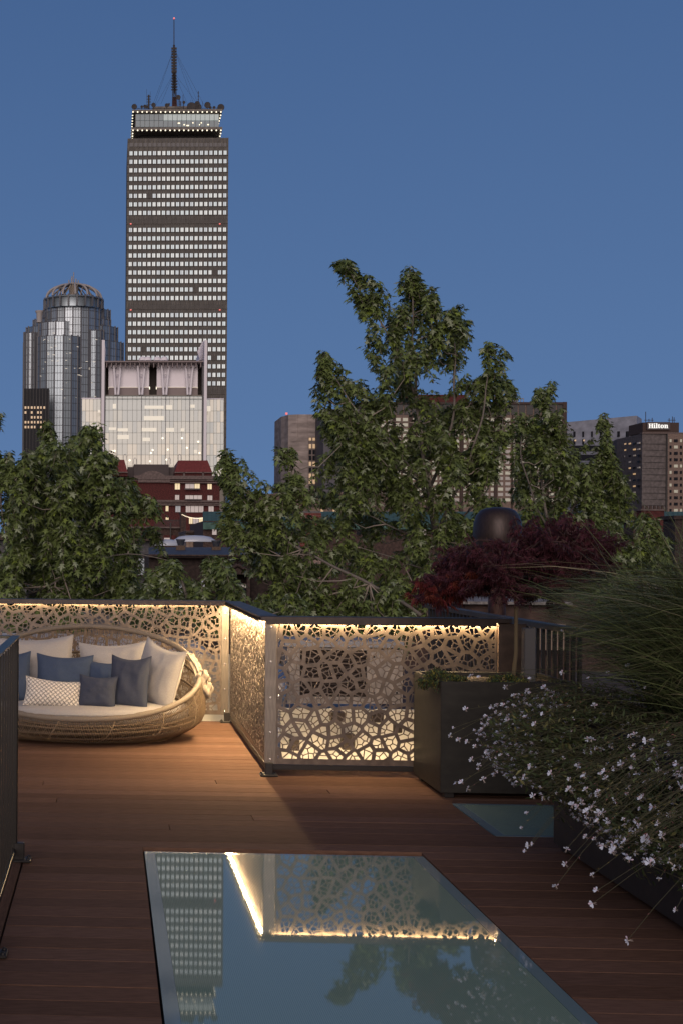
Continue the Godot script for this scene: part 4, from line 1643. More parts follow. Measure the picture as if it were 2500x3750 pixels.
func build_domed_tower() -> void:
	rng.seed = 103
	crop = [60.0, 980.0, 0.2551]
	var d := 746.0
	var o := thing("domed_tower", "stepped glass tower left of the tallest one, crowned by an open ribbed dome", "skyscraper")
	var g: Array = [mats.glass_blue, mats.glass_blue2]
	round_tier(o, 820, 1500, 720, 1100, d + 14, 28, 0.6, g[0])
	round_tier(o, 800, 1200, 660, 880, d + 11, 26, 0.6, g[1])
	round_tier(o, 800, 1000, 560, 770, d + 10, 26, 0.6, g[0])
	round_tier(o, 870, 700, 485, 630, d + 10, 24, 0.6, g[1])
	round_tier(o, 825, 600, 412, 560, d + 4, 22, 0.8, g[0])
	round_tier(o, 640, 1000, 320, 805, d - 2, 16, 0.6, g[0])
	round_tier(o, 622, 1300, 322, 1005, d - 6, 16, 0.6, g[1])
	round_tier(o, 1110, 1300, 150, 915, d - 3, 12, 0.6, g[1])
	round_tier(o, 205, 1300, 98, 945, d + 1, 12, 0.6, g[0])
	var c := u(825, 455, d + 4)
	var r := 405 * 0.2551 * d / FOCAL
	var s := Shape.new()
	s.lathe(Vector3(c.x, 0, c.z), PackedVector2Array([Vector2(r - 0.1, u(825, 600, d).y), Vector2(r - 0.1, u(825, 470, d).y), Vector2(r + 1.2, u(825, 468, d).y), Vector2(r + 1.2, u(825, 450, d).y), Vector2(r - 0.5, u(825, 450, d).y)]), 44)
	obj("drum", s, mats.glass_blue2, o)
	var fins := Shape.new()
	for i in 22:
		var a := TAU * i / 22
		fins.box(Vector3(c.x + cos(a) * (r + 0.8), u(825, 515, d).y, c.z + sin(a) * (r + 0.8)), Vector3(1.0, 6.2, 0.8), Basis(Vector3.UP, -a))
	obj("drum_fins", fins, mats.fin, o)
	var h := u(825, 225, d).y - c.y
	for i in 14:
		var a := TAU * (i + 0.3) / 14
		var p := PackedVector3Array()
		for j in 13:
			var e := (PI / 2) * j / 12.0 * 0.90
			p.append(Vector3(c.x + cos(a) * r * cos(e), c.y + h * sin(e), c.z + sin(a) * r * cos(e)))
		s = Shape.new()
		s.tube(p, PackedFloat32Array([0.6]), 6)
		obj("dome_rib", s, mats.dome_rib, o)
		s = Shape.new()
		s.bar(Vector3(c.x + cos(a + 0.2) * r * 0.72, c.y - 1, c.z + sin(a + 0.2) * r * 0.72), Vector3(c.x + cos(a - 0.2) * r * 0.5, c.y + h * 0.80, c.z + sin(a - 0.2) * r * 0.5), 0.3, 6)
		obj("dome_brace", s, mats.dome_core, o)
	var k := 0.2551 * d / FOCAL
	s = Shape.new()
	s.lathe(Vector3(c.x, 0, c.z), PackedVector2Array([Vector2(48 * k, c.y - 3), Vector2(66 * k, c.y + h * 0.55), Vector2(78 * k, c.y + h * 0.95), Vector2(80 * k, c.y + h * 1.08), Vector2(0.1, c.y + h * 1.08)]), 28)
	obj("dome_core", s, mats.dome_core, o)
	s = Shape.new()
	for i in 8:
		var a := TAU * (i + 0.4) / 8
		var p := Vector3(c.x + cos(a) * 74 * k, c.y + h * 0.95, c.z + sin(a) * 74 * k)
		s.bar(p, p + Vector3(0, 1.8 + 1.4 * (i % 3), 0), 0.35, 5)
	s.bar(Vector3(c.x, c.y + h, c.z), Vector3(c.x, u(828, 45, d).y, c.z), 0.28, 5)
	obj("spires", s, mats.dome_rib, o)
	for e in [[335, 620, 690], [1065, 580, 660]]:
		s = Shape.new()
		var t := u(e[0], e[1], d - 3)
		s.lathe(t, PackedVector2Array([Vector2(0.1, 0), Vector2(60 * k, 0), Vector2(58 * k, -0.8), Vector2(44 * k, -40 * k), Vector2(42 * k, -170 * k)]), 12)
		obj("corner_bowl", s, mats.dome_rib, o)
	var lights := Shape.new()
	for i in 44:
		var x := rf(350, 1180)
		var y := 930.0 + 103 * (rng.randi() % 10)
		if y < 1010 and x > 900:
			continue
		lights.box(u(x, y + rf(-14, 14), d - 26), Vector3(rf(0.3, 1.5), 0.22, 0.3), Basis(Vector3.BACK, rf(-0.3, 0.1)))
	stuff(obj("office_lights", lights, mats.office_lit, o))
	# added block, a dark stand-in for the reflection low on the tower glass
	var o2 := thing("reflection_block", "added dark glazed block standing in for a reflection at the foot of the domed tower, far left", "office building")
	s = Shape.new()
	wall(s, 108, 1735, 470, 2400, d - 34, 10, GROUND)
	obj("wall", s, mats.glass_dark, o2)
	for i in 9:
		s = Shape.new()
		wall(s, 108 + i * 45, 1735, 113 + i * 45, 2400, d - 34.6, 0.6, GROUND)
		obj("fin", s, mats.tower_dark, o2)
	for i in 7:
		for w in 5:
			if rng.randf() < 0.75:
				s = Shape.new()
				wall(s, 122 + i * 45, 1992 + w * 70, 148 + i * 45 - (i % 2) * 6, 2026 + w * 70, d - 34.4, 0.3)
				obj("lit_window", s, mats.win_amber, o2)


func build_glass_office() -> void:
	rng.seed = 107
	crop = [0.0, 900.0, 0.6378]
	var d := 480.0
	var o := thing("glass_office", "pale glass office block with tall white blade walls in front of the tallest tower", "office building")
	var s := Shape.new()
	wall(s, 605, 856, 1163, 2000, d + 0.5, 40, GROUND)
	obj("core", s, mats.office_core, o)
	s = Shape.new()
	wall(s, 470, 880, 604, 2000, d + 6.5, 40, GROUND)
	wall(s, 1164, 882, 1286, 2000, d + 6.5, 40, GROUND)
	obj("wing_core", s, mats.office_core, o)
	var edges := [605, 628, 652, 674, 704, 733, 763, 788, 813, 836, 859, 882, 906, 929, 952, 975, 998, 1021, 1044, 1067, 1090, 1114, 1139, 1163]
	var rows := [862, 879, 944, 1008, 1074, 1138, 1201, 1265, 1330]
	var tints := [mats.office_glass, mats.office_glass2, mats.office_glass3]
	for i in edges.size() - 1:
		for r in rows.size() - 1:
			s = Shape.new()
			wall(s, edges[i] + 0.9, rows[r] + 1, edges[i + 1] - 0.9, rows[r + 1] - 1, d, 0.3)
			obj("glass_pane", s, tints[clampi(int(r * 0.42 + rf(-0.6, 0.7)), 0, 2)], o)
	for w in [[472, 580, 5], [1188, 1286, 5]]:
		for i in w[2]:
			for r in 7:
				s = Shape.new()
				var a := lerpf(w[0], w[1], float(i) / w[2])
				var b := lerpf(w[0], w[1], float(i + 1) / w[2])
				wall(s, a + 0.9, 886 + r * 63.5 + (0 if r else -8), b - 0.9, 886 + (r + 1) * 63.5 - 2, d + 6, 0.3)
				obj("wing_pane", s, tints[rng.randi() % 3], o)
	s = Shape.new()
	for e in [605, 674, 813, 952, 1090, 1163]:
		wall(s, e - 1.6, 856, e + 1.6, 1340, d - 0.5, 0.7)
	for e in [862, 879]:
		wall(s, 600, e - 1.2, 1166, e + 1.2, d - 0.6, 0.8)
	obj("heavy_mullions", s, mats.mullion_grey, o)
	s = Shape.new()
	wall(s, 470, 873, 580, 880, d + 5.6, 2)
	wall(s, 1188, 876, 1287, 882, d + 5.6, 2)
	obj("wing_parapet", s, mats.lavender, o)
	# blades
	for e in [[581, 598], [1170, 1186]]:
		s = Shape.new()
		wall(s, e[0], 541, e[1], 2000, d - 3, 46, GROUND)
		obj("blade_wall", s, mats.lavender, o)
	s = Shape.new()
	wall(s, 598, 690, 606, 1350, d - 1, 6, GROUND)
	wall(s, 1161, 690, 1170, 1350, d - 1, 6, GROUND)
	obj("blade_return", s, mats.grey_post, o)
	for e in [[1168, 1135, 1], [600, 608, -1]]:
		s = Shape.new()
		for i in 9:
			var f := i / 9.0
			s.bar(u(e[0], 548 + f * 112, d), u(lerpf(e[0], e[1], f), 660, d + 3), 0.18, 4)
			s.bar(u(e[0], 548 + f * 112, d + 4), u(lerpf(e[0], e[1], 1 - f * 0.5), 610 + f * 50, d + 3), 0.15, 4)
		obj("sail_lattice", s, mats.lavender, o)
	# roof loggia
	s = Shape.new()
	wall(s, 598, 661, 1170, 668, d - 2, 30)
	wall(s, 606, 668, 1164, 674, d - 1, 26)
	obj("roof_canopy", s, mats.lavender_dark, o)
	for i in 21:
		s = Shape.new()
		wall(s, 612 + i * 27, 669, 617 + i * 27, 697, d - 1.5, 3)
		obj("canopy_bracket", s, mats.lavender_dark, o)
	for e in [[625, 858], [902, 1137]]:
		s = Shape.new()
		wall(s, e[0], 674, e[1], 812, d + 3, 2)
		obj("loggia_wall", s, mats.loggia, o)
		s = Shape.new()
		wall(s, e[0], 812, e[1], 814, d + 2.8, 0.3)
		obj("loggia_strip_light", s, mats.strip_dim, o)
		s = Shape.new()
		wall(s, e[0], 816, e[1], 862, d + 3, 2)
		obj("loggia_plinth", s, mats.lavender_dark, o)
	s = Shape.new()
	wall(s, 600, 672, 1168, 860, d + 12, 10)
	obj("loggia_back", s, mats.brown_dark, o)
	for x in [672, 810, 948, 1086]:
		s = Shape.new()
		s.bar(u(x - 17, 690, d + 1), u(x - 7, 856, d), 0.42, 8)
		s.bar(u(x + 23, 690, d + 1), u(x + 8, 856, d), 0.42, 8)
		s.box(u(x + 2, 737, d + 2), Vector3(1.7, 0.3, 0.3))
		s.box(u(x + 2, 748, d + 2), Vector3(1.6, 0.3, 0.3))
		s.box(u(x + 1, 812, d + 2), Vector3(0.9, 0.3, 0.3))
		obj("v_column", s, mats.lavender, o)
	for x in [627, 1134, 860, 900]:
		s = Shape.new()
		s.box(u(x, 817, d + 5), Vector3(0.3, 0.9, 0.3))
		obj("wall_lamp", s, mats.bulb, o)
	for x in [820, 850, 905, 945]:
		s = Shape.new()
		var c := u(x, 660, d + 10)
		s.lathe(c, PackedVector2Array([Vector2(1.4, 0), Vector2(1.3, 0.8), Vector2(0.8, 1.4), Vector2(0.02, 1.6)]), 14)
		obj("roof_unit", s, mats.lavender, o)
	# lit interiors
	for e in [[832, 918, 942, 936], [955, 915, 990, 940], [1095, 912, 1120, 930], [828, 978, 943, 1002], [650, 908, 668, 935], [955, 1046, 1000, 1068], [815, 1046, 900, 1066], [675, 1048, 735, 1066], [627, 1043, 668, 1058], [675, 1086, 742, 1110], [820, 1102, 862, 1122], [1115, 1172, 1133, 1192], [563, 942, 577, 957], [1190, 920, 1210, 950], [1040, 1048, 1060, 1066]]:
		s = Shape.new()
		wall(s, e[0], e[1], e[2], e[3], d - 0.2, 0.15)
		obj("lit_window", s, mats.office_lit, o)
	var lamps := Shape.new()
	for e in [[878, 1173], [868, 1190], [1147, 1190], [746, 1232], [863, 1238], [957, 1228], [660, 1178], [1140, 1125], [1075, 1160], [1047, 1105], [935, 1105], [965, 1170], [648, 1180]]:
		lamps.box(u(e[0], e[1], d - 0.4), Vector3(0.55, 0.55, 0.2))
	obj("interior_lamps", lamps, mats.bulb, o)


func build_brick_apartments() -> void:
	crop = [300.0, 1650.0, 0.3827]
	var d := 300.0
	var o := thing("brick_apartments", "dark red brick apartment house with red mansard roofs below the glass office", "apartment house")
	var s := Shape.new()
	wall(s, 60, 285, 1318, 1200, d, 24, GROUND)
	obj("wall", s, mats.red_brick, o)
	s = Shape.new()
	wall(s, 842, 285, 1322, 292, d - 0.6, 1.2)
	wall(s, 500, 240, 1310, 275, d - 0.9, 2)
	wall(s, 540, 275, 845, 305, d - 0.7, 2)
	wall(s, 842, 300, 1322, 312, d - 0.9, 1.5)
	wall(s, 60, 472, 1320, 490, d - 0.7, 1.2)
	wall(s, 60, 497, 1322, 506, d - 0.9, 1.4)
	wall(s, 60, 512, 1320, 524, d - 0.7, 1.2)
	obj("cornice", s, mats.grey_stone, o)
	s = Shape.new()
	wall(s, 498, 132, 833, 260, d + 6, 10)
	wall(s, 440, 158, 905, 260, d + 8, 10)
	obj("metal_attic", s, mats.slate, o)
	for i in 24:
		s = Shape.new()
		wall(s, 504 + i * 13.7, 134, 507 + i * 13.7, 258, d + 5.8, 0.3)
		obj("attic_seam", s, mats.slate, o)
	s = Shape.new()
	var fan := PackedVector2Array()
	for i in 13:
		var e := u(545 + i * 21.5, 243 - sin(PI * i / 12.0) * 48, d)
		fan.append(Vector2(e.x, e.y))
	for i in 12:
		var a := Vector3(fan[i].x, fan[i].y, -d + 0.8)
		var b := Vector3(fan[i + 1].x, fan[i + 1].y, -d + 0.8)
		var y := u(680, 245, d).y
		s.face(Vector3(a.x, y, a.z), Vector3(b.x, y, b.z), b, a, Vector3.BACK)
		s.face(a, b, b + Vector3(0, 0, -6), a + Vector3(0, 0, -6), Vector3.UP)
	obj("arched_pediment", s, mats.grey_stone, o)
	for m in [[893, 1250, 925, 1205, 208, 95], [70, 440, 105, 408, 205, 88]]:
		s = Shape.new()
		var a := u(m[0], m[4], d)
		var b := u(m[1], m[4], d)
		var a2 := u(m[2], m[5], d + 3)
		var b2 := u(m[3], m[5], d + 3)
		var back := Vector3(0, 0, -18)
		s.face(a, b, b2, a2, Vector3(0, 0.5, 1))
		s.face(a, a2, a2 + back, a + back, Vector3(-1, 0, 0))
		s.face(b, b2, b2 + back, b + back, Vector3(1, 0, 0))
		s.face(a2, b2, b2 + back, a2 + back, Vector3.UP)
		var r := obj("mansard_roof", s, mats.red_metal, o)
		for i in 26:
			var t := Shape.new()
			t.bar(a.lerp(b, (i + 0.5) / 26), a2.lerp(b2, (i + 0.5) / 26), 0.07, 4)
			obj("roof_seam", t, mats.red_metal, r)
		s = Shape.new()
		wall(s, m[0], m[4], m[1], 245, d + 0.3, 18)
		obj("mansard_base", s, mats.red_brick, o)
		s = Shape.new()
		wall(s, m[0] - 4, m[4] - 3, m[1] + 4, m[4] + 6, d - 0.3, 1)
		for x in [0.22, 0.73]:
			wall(s, lerpf(m[0], m[1], x), m[4], lerpf(m[0], m[1], x + 0.05), 240, d - 0.3, 1)
		obj("mansard_trim", s, mats.grey_stone, o)
	var win := [[893, 315, 940, 372, 1], [993, 318, 1078, 372, 0], [1080, 318, 1130, 372, 1], [895, 425, 933, 470, 0], [993, 428, 1070, 475, 0], [1072, 428, 1150, 475, 0], [898, 530, 945, 588, 2], [997, 530, 1040, 590, 0], [1042, 530, 1120, 590, 0], [1122, 530, 1165, 590, 0], [1215, 533, 1263, 592, 0], [1028, 640, 1062, 700, 1], [1064, 640, 1120, 700, 0], [1122, 640, 1163, 700, 1], [805, 530, 830, 580, 1], [805, 640, 832, 665, 1], [398, 315, 443, 370, 0], [185, 420, 250, 465, 0], [260, 420, 300, 460, 0], [182, 515, 250, 575, 2], [295, 520, 345, 580, 1], [1205, 430, 1250, 475, 0], [1205, 320, 1245, 370, 1], [100, 420, 150, 465, 0], [100, 520, 150, 580, 0]]
	for w in win:
		s = Shape.new()
		wall(s, w[0] - 3, w[1] - 3, w[2] + 3, w[1], d - 0.15, 0.3)
		wall(s, w[0] - 3, w[3], w[2] + 3, w[3] + 4, d - 0.2, 0.35)
		wall(s, w[0] - 3, w[1], w[0], w[3], d - 0.15, 0.3)
		wall(s, w[2], w[1], w[2] + 3, w[3], d - 0.15, 0.3)
		var f := obj("window", s, mats.grey_stone, o)
		s = Shape.new()
		wall(s, w[0], w[1], w[2], w[3], d - 0.05, 0.1)
		obj("pane", s, [mats.apt_pale, mats.apt_warm, mats.apt_cool][w[4]], f)
		s = Shape.new()
		wall(s, (w[0] + w[2]) / 2.0 - 1, w[1], (w[0] + w[2]) / 2.0 + 1, w[3], d - 0.12, 0.1)
		obj("sash_bar", s, mats.grey_stone, f)
	s = Shape.new()
	wall(s, 985, 362, 1140, 374, d - 1.2, 0.2)
	wall(s, 985, 464, 1150, 474, d - 1.2, 0.2)
	obj("balcony_rail", s, mats.slate, o)
	for x in [402, 498, 825, 925]:
		s = Shape.new()
		var p := u(x, 130 if x in [498, 825] else 95, d + 4)
		s.tube(PackedVector3Array([p, p + Vector3(0, 1.1, 0), p + Vector3(0.15, 1.4, 0), p + Vector3(0.45, 1.4, 0), p + Vector3(0.6, 1.0, 0), p + Vector3(0.6, 0, 0)]), PackedFloat32Array([0.06]), 5)
		obj("ladder_hoop", s, mats.grey_metal, o)


func build_midground() -> void:
	crop = [300.0, 1650.0, 0.3827]
	rng.seed = 109
	# terrace and back houses beyond the trees
	var o := thing("terrace_house", "dark house with a railed roof terrace and brick stack below the red apartments", "house")
	var d := 110.0
	var s := Shape.new()
	wall(s, 480, 740, 960, 1100, d, 10, GROUND)
	obj("wall", s, mats.brick_dark, o)
	s = Shape.new()
	wall(s, 480, 728, 948, 742, d - 0.3, 10)
	obj("cornice", s, mats.grey_stone, o)
	for i in 28:
		s = Shape.new()
		wall(s, 700 + i * 8.7, 668, 703 + i * 8.7, 728, d, 0.06)
		obj("terrace_picket", s, mats.black_metal, o)
	s = Shape.new()
	wall(s, 690, 662, 950, 669, d, 0.1)
	obj("terrace_rail", s, mats.black_metal, o)
	s = Shape.new()
	wall(s, 845, 690, 856, 860, d - 0.4, 0.2)
	obj("flue", s, mats.black_metal, o)
	s = Shape.new()
	wall(s, 946, 600, 1000, 900, d - 1, 1.2)
	wall(s, 940, 590, 1004, 606, d - 1.1, 1.4)
	obj("brick_stack", s, mats.brick_dark, o)
	s = Shape.new()
	wall(s, 760, 810, 900, 870, d - 0.2, 0.3)
	var w := obj("window", s, mats.red_brick, o)
	s = Shape.new()
	wall(s, 790, 835, 850, 870, d - 0.3, 0.1)
	obj("pane", s, mats.apt_pale, w)

	o = thing("string_lights", "string of small lit bulbs hung across the terrace in front of the red apartments", "string lights")
	var line := PackedVector3Array()
	for i in 25:
		var f := i / 24.0
		line.append(u(lerpf(950, 1240, f), lerpf(600, 612, f) + 36 * 4 * f * (1 - f), d - 1))
	s = Shape.new()
	s.tube(line, PackedFloat32Array([0.015]), 4)
	obj("wire", s, mats.black_metal, o)
	var ball := SphereMesh.new()
	ball.radius = 0.04
	ball.height = 0.08
	ball.radial_segments = 8
	ball.rings = 4
	for i in range(1, 25):
		put("bulb", ball, mats.bulb_dim, o, line[i] - Vector3(0, 0.06, 0))

	o = thing("cream_house", "cream stone house with dentil cornice right of the brick stack", "house")
	s = Shape.new()
	wall(s, 1000, 790, 1440, 1100, 95, 10, GROUND)
	obj("wall", s, mats.cream_stone, o)
	s = Shape.new()
	wall(s, 996, 780, 1345, 792, 94.6, 10)
	wall(s, 996, 768, 1345, 776, 94.4, 10)
	obj("cornice", s, mats.grey_stone, o)
	for i in 24:
		s = Shape.new()
		wall(s, 1004 + i * 14, 792, 1011 + i * 14, 803, 94.7, 0.4)
		obj("dentil", s, mats.brick_dark, o)
	s = Shape.new()
	wall(s, 1350, 880, 1395, 925, 94.8, 0.3)
	obj("window", s, mats.glass_dark, o)

	# nearest row: brownstone with slate slope and pediment
	d = 44.0
	o = thing("brownstone_house", "dark brownstone house with slate slope and pedimented dormer behind the railing", "house")
	s = Shape.new()
	wall(s, 640, 1000, 1900, 1700, d, 9, GROUND)
	obj("wall", s, mats.brownstone, o)
	s = Shape.new()
	var a := u(640, 996, d - 0.3)
	var b := u(1900, 996, d - 0.3)
	var c := u(1900, 925, d + 5)
	var e := u(640, 925, d + 5)
	s.face(a, b, c, e, Vector3(0, 1, 1))
	s.face(a + Vector3(0, -0.1, 0), b + Vector3(0, -0.1, 0), b, a, Vector3.BACK)
	obj("slate_slope", s, mats.slate_blue, o)
	s = Shape.new()
	wall(s, 640, 998, 1900, 1012, d - 0.5, 0.6)
	wall(s, 640, 1022, 1900, 1030, d - 0.35, 0.4)
	obj("cornice", s, mats.brownstone2, o)
	s = Shape.new()
	var p0 := u(1385, 1165, d - 0.8)
	var p1 := u(1600, 1165, d - 0.8)
	var p2 := u(1492, 1100, d - 0.8)
	var back := Vector3(0, 0, -1.4)
	s.tri(p0, p1, p2)
	for g in [[p0, p2], [p2, p1]]:
		s.tube(PackedVector3Array([g[0] + Vector3(0, 0.02, 0.05), g[1] + Vector3(0, 0.02, 0.05)]), PackedFloat32Array([0.06]), 4)
		s.face(g[0], g[1], g[1] + back, g[0] + back, Vector3.UP)
	wall(s, 1375, 1165, 1610, 1185, d - 0.95, 1.2)
	obj("pediment", s, mats.brownstone2, o)
	for x in [[1370, 1400], [1580, 1610]]:
		s = Shape.new()
		wall(s, x[0], 1185, x[1], 1500, d - 0.6, 0.7)
		obj("pilaster", s, mats.brownstone2, o)
	for x in [[1515, 1585], [1410, 1470]]:
		s = Shape.new()
		wall(s, x[0], 1270, x[1], 1470, d - 0.3, 0.4)
		w = obj("window", s, mats.grey_stone, o)
		s = Shape.new()
		wall(s, x[0] + 10, 1315, x[1] - 10, 1460, d - 0.36, 0.1)
		obj("pane", s, mats.glass_dark, w)
		s = Shape.new()
		wall(s, x[0] + 10, 1285, x[1] - 10, 1313, d - 0.36, 0.1)
		obj("blind", s, mats.apt_pale, w)
	for i in 9:
		s = Shape.new()
		wall(s, 720 + i * 70, 1230, 760 + i * 70, 1400, d - 0.1, 0.3)
		w = obj("window", s, mats.brownstone2, o)
		s = Shape.new()
		wall(s, 724 + i * 70, 1236, 756 + i * 70, 1396, d - 0.16, 0.1)
		obj("pane", s, mats.apt_cool if i % 3 == 0 else mats.glass_dark, w)

	# things on the slate roof
	var wood := "weathered wooden planter crate "
	for k in 2:
		var x: float = [905, 1245][k]
		s = Shape.new()
		var m := u(x + 42, 932 - k * -12, d + 3)
		s.cbox(m, Vector3(0.32, 0.17, 0.25), 0.01)
		tag(obj("crate", s, mats.wood_crate), wood + ["under the low flower pot on the slate roof", "under the tall blue pot on the slate roof"][k], "crate", "crates on the slate roof")
		s = Shape.new()
		s.lathe(m + Vector3(0.0, 0.09, 0), PackedVector2Array([Vector2(0.10, 0), Vector2(0.14, 0.16), Vector2(0.165, 0.17), Vector2(0.165, 0.22), Vector2(0.13, 0.22), Vector2(0.12, 0.16), Vector2(0.01, 0.16)]), 16)
		tag(obj("plant_pot", s, mats.slate_blue), ["low wide blue grey pot with small flowers on the slate roof", "blue grey pot at the right on the slate roof"][k], "plant pot", "pots on the slate roof")
	for k in 2:
		s = Shape.new()
		var m := u([812, 1080][k], [900, 862][k], d + 6)
		s.lathe(Vector3.ZERO, PackedVector2Array([Vector2(0.52, -0.04), Vector2(0.52, 0.03), Vector2(0.48, 0.05), Vector2(0.40, 0.14), Vector2(0.2, 0.19), Vector2(0.01, 0.2)]), 20)
		var dome := obj("roof_skylight", s, mats.skylight)
		number(dome, "roof_skylight")
		dome.position = m
		dome.scale = Vector3(1.0 + 0.5 * k, 1, 0.7)
		tag(dome, ["pale low skylight dome at the slate roof's left end", "larger pale skylight dome behind the pots"][k], "skylight", "skylights on the slate roof")

	# left row behind the dense maple
	crop = [0.0, 0.0, 1.0]
	o = thing("row_house", "grey sided house glimpsed through the left maple's leaves", "house")
	s = Shape.new()
	wall(s, -300, 1975, 590, 3000, 50, 9, GROUND)
	obj("wall", s, mats.siding, o)
	s = Shape.new()
	wall(s, -310, 1955, 600, 1978, 49.6, 10)
	obj("cornice", s, mats.brownstone2, o)
	for i in 8:
		s = Shape.new()
		wall(s, -20 + i * 74, 2040, 16 + i * 74, 2110, 49.8, 0.3)
		w = obj("window", s, mats.grey_stone, o)
		s = Shape.new()
		wall(s, -15 + i * 74, 2045, 11 + i * 74, 2105, 49.7, 0.1)
		obj("pane", s, mats.apt_cool, w)

	# brick chimney with bricks one can pick out
	crop = [1000.0, 1450.0, 0.3189]
	d = 52.0
	o = thing("brick_chimney", "red brick chimney with pale joints in front of the green copper roof", "chimney")
	s = Shape.new()
	wall(s, 314, 1352, 551, 1900, d, 0.7, GROUND)
	obj("mortar_core", s, mats.mortar, o)
	var hb := 26.0
	for r in 15:
		var x := 311.0 - (30.0 if r % 2 else 0.0)
		while x < 553:
			var l := maxf(x, 311)
			var h := minf(x + 59, 555)
			if h - l > 8:
				s = Shape.new()
				wall(s, l, 1347 + r * hb, h, 1347 + r * hb + 22, d - 0.012 + rf(-0.004, 0.004), 0.1)
				obj("brick", s, mats.brick[rng.randi() % 4], o)
			x += 62
	s = Shape.new()
	wall(s, 318, 1335, 548, 1346, d + 0.02, 0.66)
	obj("chimney_cap", s, mats.grey_stone, o)

	# green copper roofs
	o = thing("copper_roof_house", "long house under a green copper roof across the middle distance", "house")
	d = 85.0
	s = Shape.new()
	wall(s, -800, 1455, 5200, 1900, d, 14, GROUND)
	obj("wall", s, mats.brick_dark, o)
	s = Shape.new()
	a = u(-800, 1458, d - 0.4)
	b = u(5200, 1458, d - 0.4)
	c = u(5200, 1328, d + 5)
	e = u(-800, 1328, d + 5)
	s.face(a, b, c, e, Vector3(0, 1, 1))
	s.face(a - Vector3(0, 0.4, 0), b - Vector3(0, 0.4, 0), b, a, Vector3.BACK)
	var roof := obj("roof", s, mats.verdigris, o)
	for i in 120:
		s = Shape.new()
		s.bar(a.lerp(b, i / 120.0), e.lerp(c, i / 120.0), 0.025, 4)
		obj("roof_seam", s, mats.verdigris, roof)
	for i in 40:
		s = Shape.new()
		wall(s, -700 + i * 150, 1500, -640 + i * 150, 1600, d - 0.1, 0.3)
		w = obj("window", s, mats.grey_stone, o)
		s = Shape.new()
		wall(s, -694 + i * 150, 1506, -646 + i * 150, 1594, d - 0.15, 0.1)
		obj("pane", s, mats.apt_pale if i % 4 == 0 else mats.glass_dark, w)

	# round tan tower
	o = thing("round_tower", "low rounded tan brick tower in front of the concrete slab", "tower")
	d = 160.0
	s = Shape.new()
	var m0 := u(640, 1400, d + 11)
	s.lathe(Vector3(m0.x, 0, m0.z), PackedVector2Array([Vector2(11.1, GROUND), Vector2(11.1, u(640, 1150, d).y), Vector2(11.5, u(640, 1130, d).y), Vector2(11.5, u(640, 1112, d).y), Vector2(10.8, u(640, 1110, d).y), Vector2(0.1, u(640, 1112, d).y)]), 40)
	obj("wall", s, mats.tan_brick, o)
	for r in [[415, 1252, 482, 1330, 7.0, 0], [560, 1298, 583, 1328, 11.0, 1], [695, 1298, 720, 1328, 11.0, 1], [1003, 1250, 1068, 1330, 3.0, 0]]:
		s = Shape.new()
		wall(s, r[0], r[1], r[2], r[3], d + 11 - r[4] - 0.6, 1.2)
		obj("window", s, mats.win_amber if r[5] else mats.glass_dark, o)

	# right hand chimneys
	crop = [1900.0, 1850.0, 0.3827]
	d = 62.0
	o = thing("brick_chimney", "broad red brick chimney with a row of pots at the right", "chimney", Vector3.ZERO, "chimneys at the right")
	s = Shape.new()
	wall(s, 1165, 48, 1382, 700, d, 1.2, GROUND)
	obj("stack", s, mats.red_brick, o)
	s = Shape.new()
	wall(s, 1160, 38, 1387, 52, d - 0.06, 1.3)
	obj("cap", s, mats.grey_stone, o)
	for i in 6:
		s = Shape.new()
		s.lathe(u(1180 + i * 37, 40, d + 0.5), PackedVector2Array([Vector2(0.07, 0), Vector2(0.055, 0.16), Vector2(0.065, 0.17), Vector2(0.01, 0.17)]), 10)
		obj("chimney_pot", s, mats.brownstone2, o)
	o = thing("brick_chimney", "dark narrow chimney stack beside the broad one with a row of pots", "chimney", Vector3.ZERO, "chimneys at the right")
	s = Shape.new()
	wall(s, 1090, 60, 1160, 700, d + 0.5, 1.2, GROUND)
	obj("stack", s, mats.brick_dark, o)
	s = Shape.new()
	wall(s, 1084, 150, 1170, 162, d + 0.3, 1.3)
	obj("flashing", s, mats.grey_metal, o)
	o = thing("brick_chimney", "blackened chimney stack at the picture's right edge", "chimney", Vector3.ZERO, "chimneys at the right")
	s = Shape.new()
	wall(s, 1485, 105, 1640, 900, 48, 1.0, GROUND)
	obj("stack", s, mats.brownstone, o)
	s = Shape.new()
	wall(s, 1478, 100, 1650, 135, 47.9, 1.2)
	obj("cap", s, mats.brownstone, o)
	# neighbour's roof edge behind the red maple
	crop = [1600.0, 1800.0, 0.4464]
	o = thing("neighbour_roof", "pale gravel roof with stone coping behind the red maple's trunk", "roof")
	s = Shape.new()
	wall(s, 190, 925, 1100, 2200, 13.6, 1.4, GROUND)
	obj("wall", s, mats.brick_dark, o)
	s = Shape.new()
	wall(s, 180, 905, 1110, 928, 13.5, 1.6)
	obj("coping", s, mats.coping, o)
	s = Shape.new()
	wall(s, 300, 850, 410, 915, 15.5, 0.3)
	obj("roof_hatch", s, mats.black_metal, o)
	s = Shape.new()
	wall(s, 560, 1085, 1050, 1300, 13.46, 0.05)
	obj("white_render", s, mats.cream_stone, o)


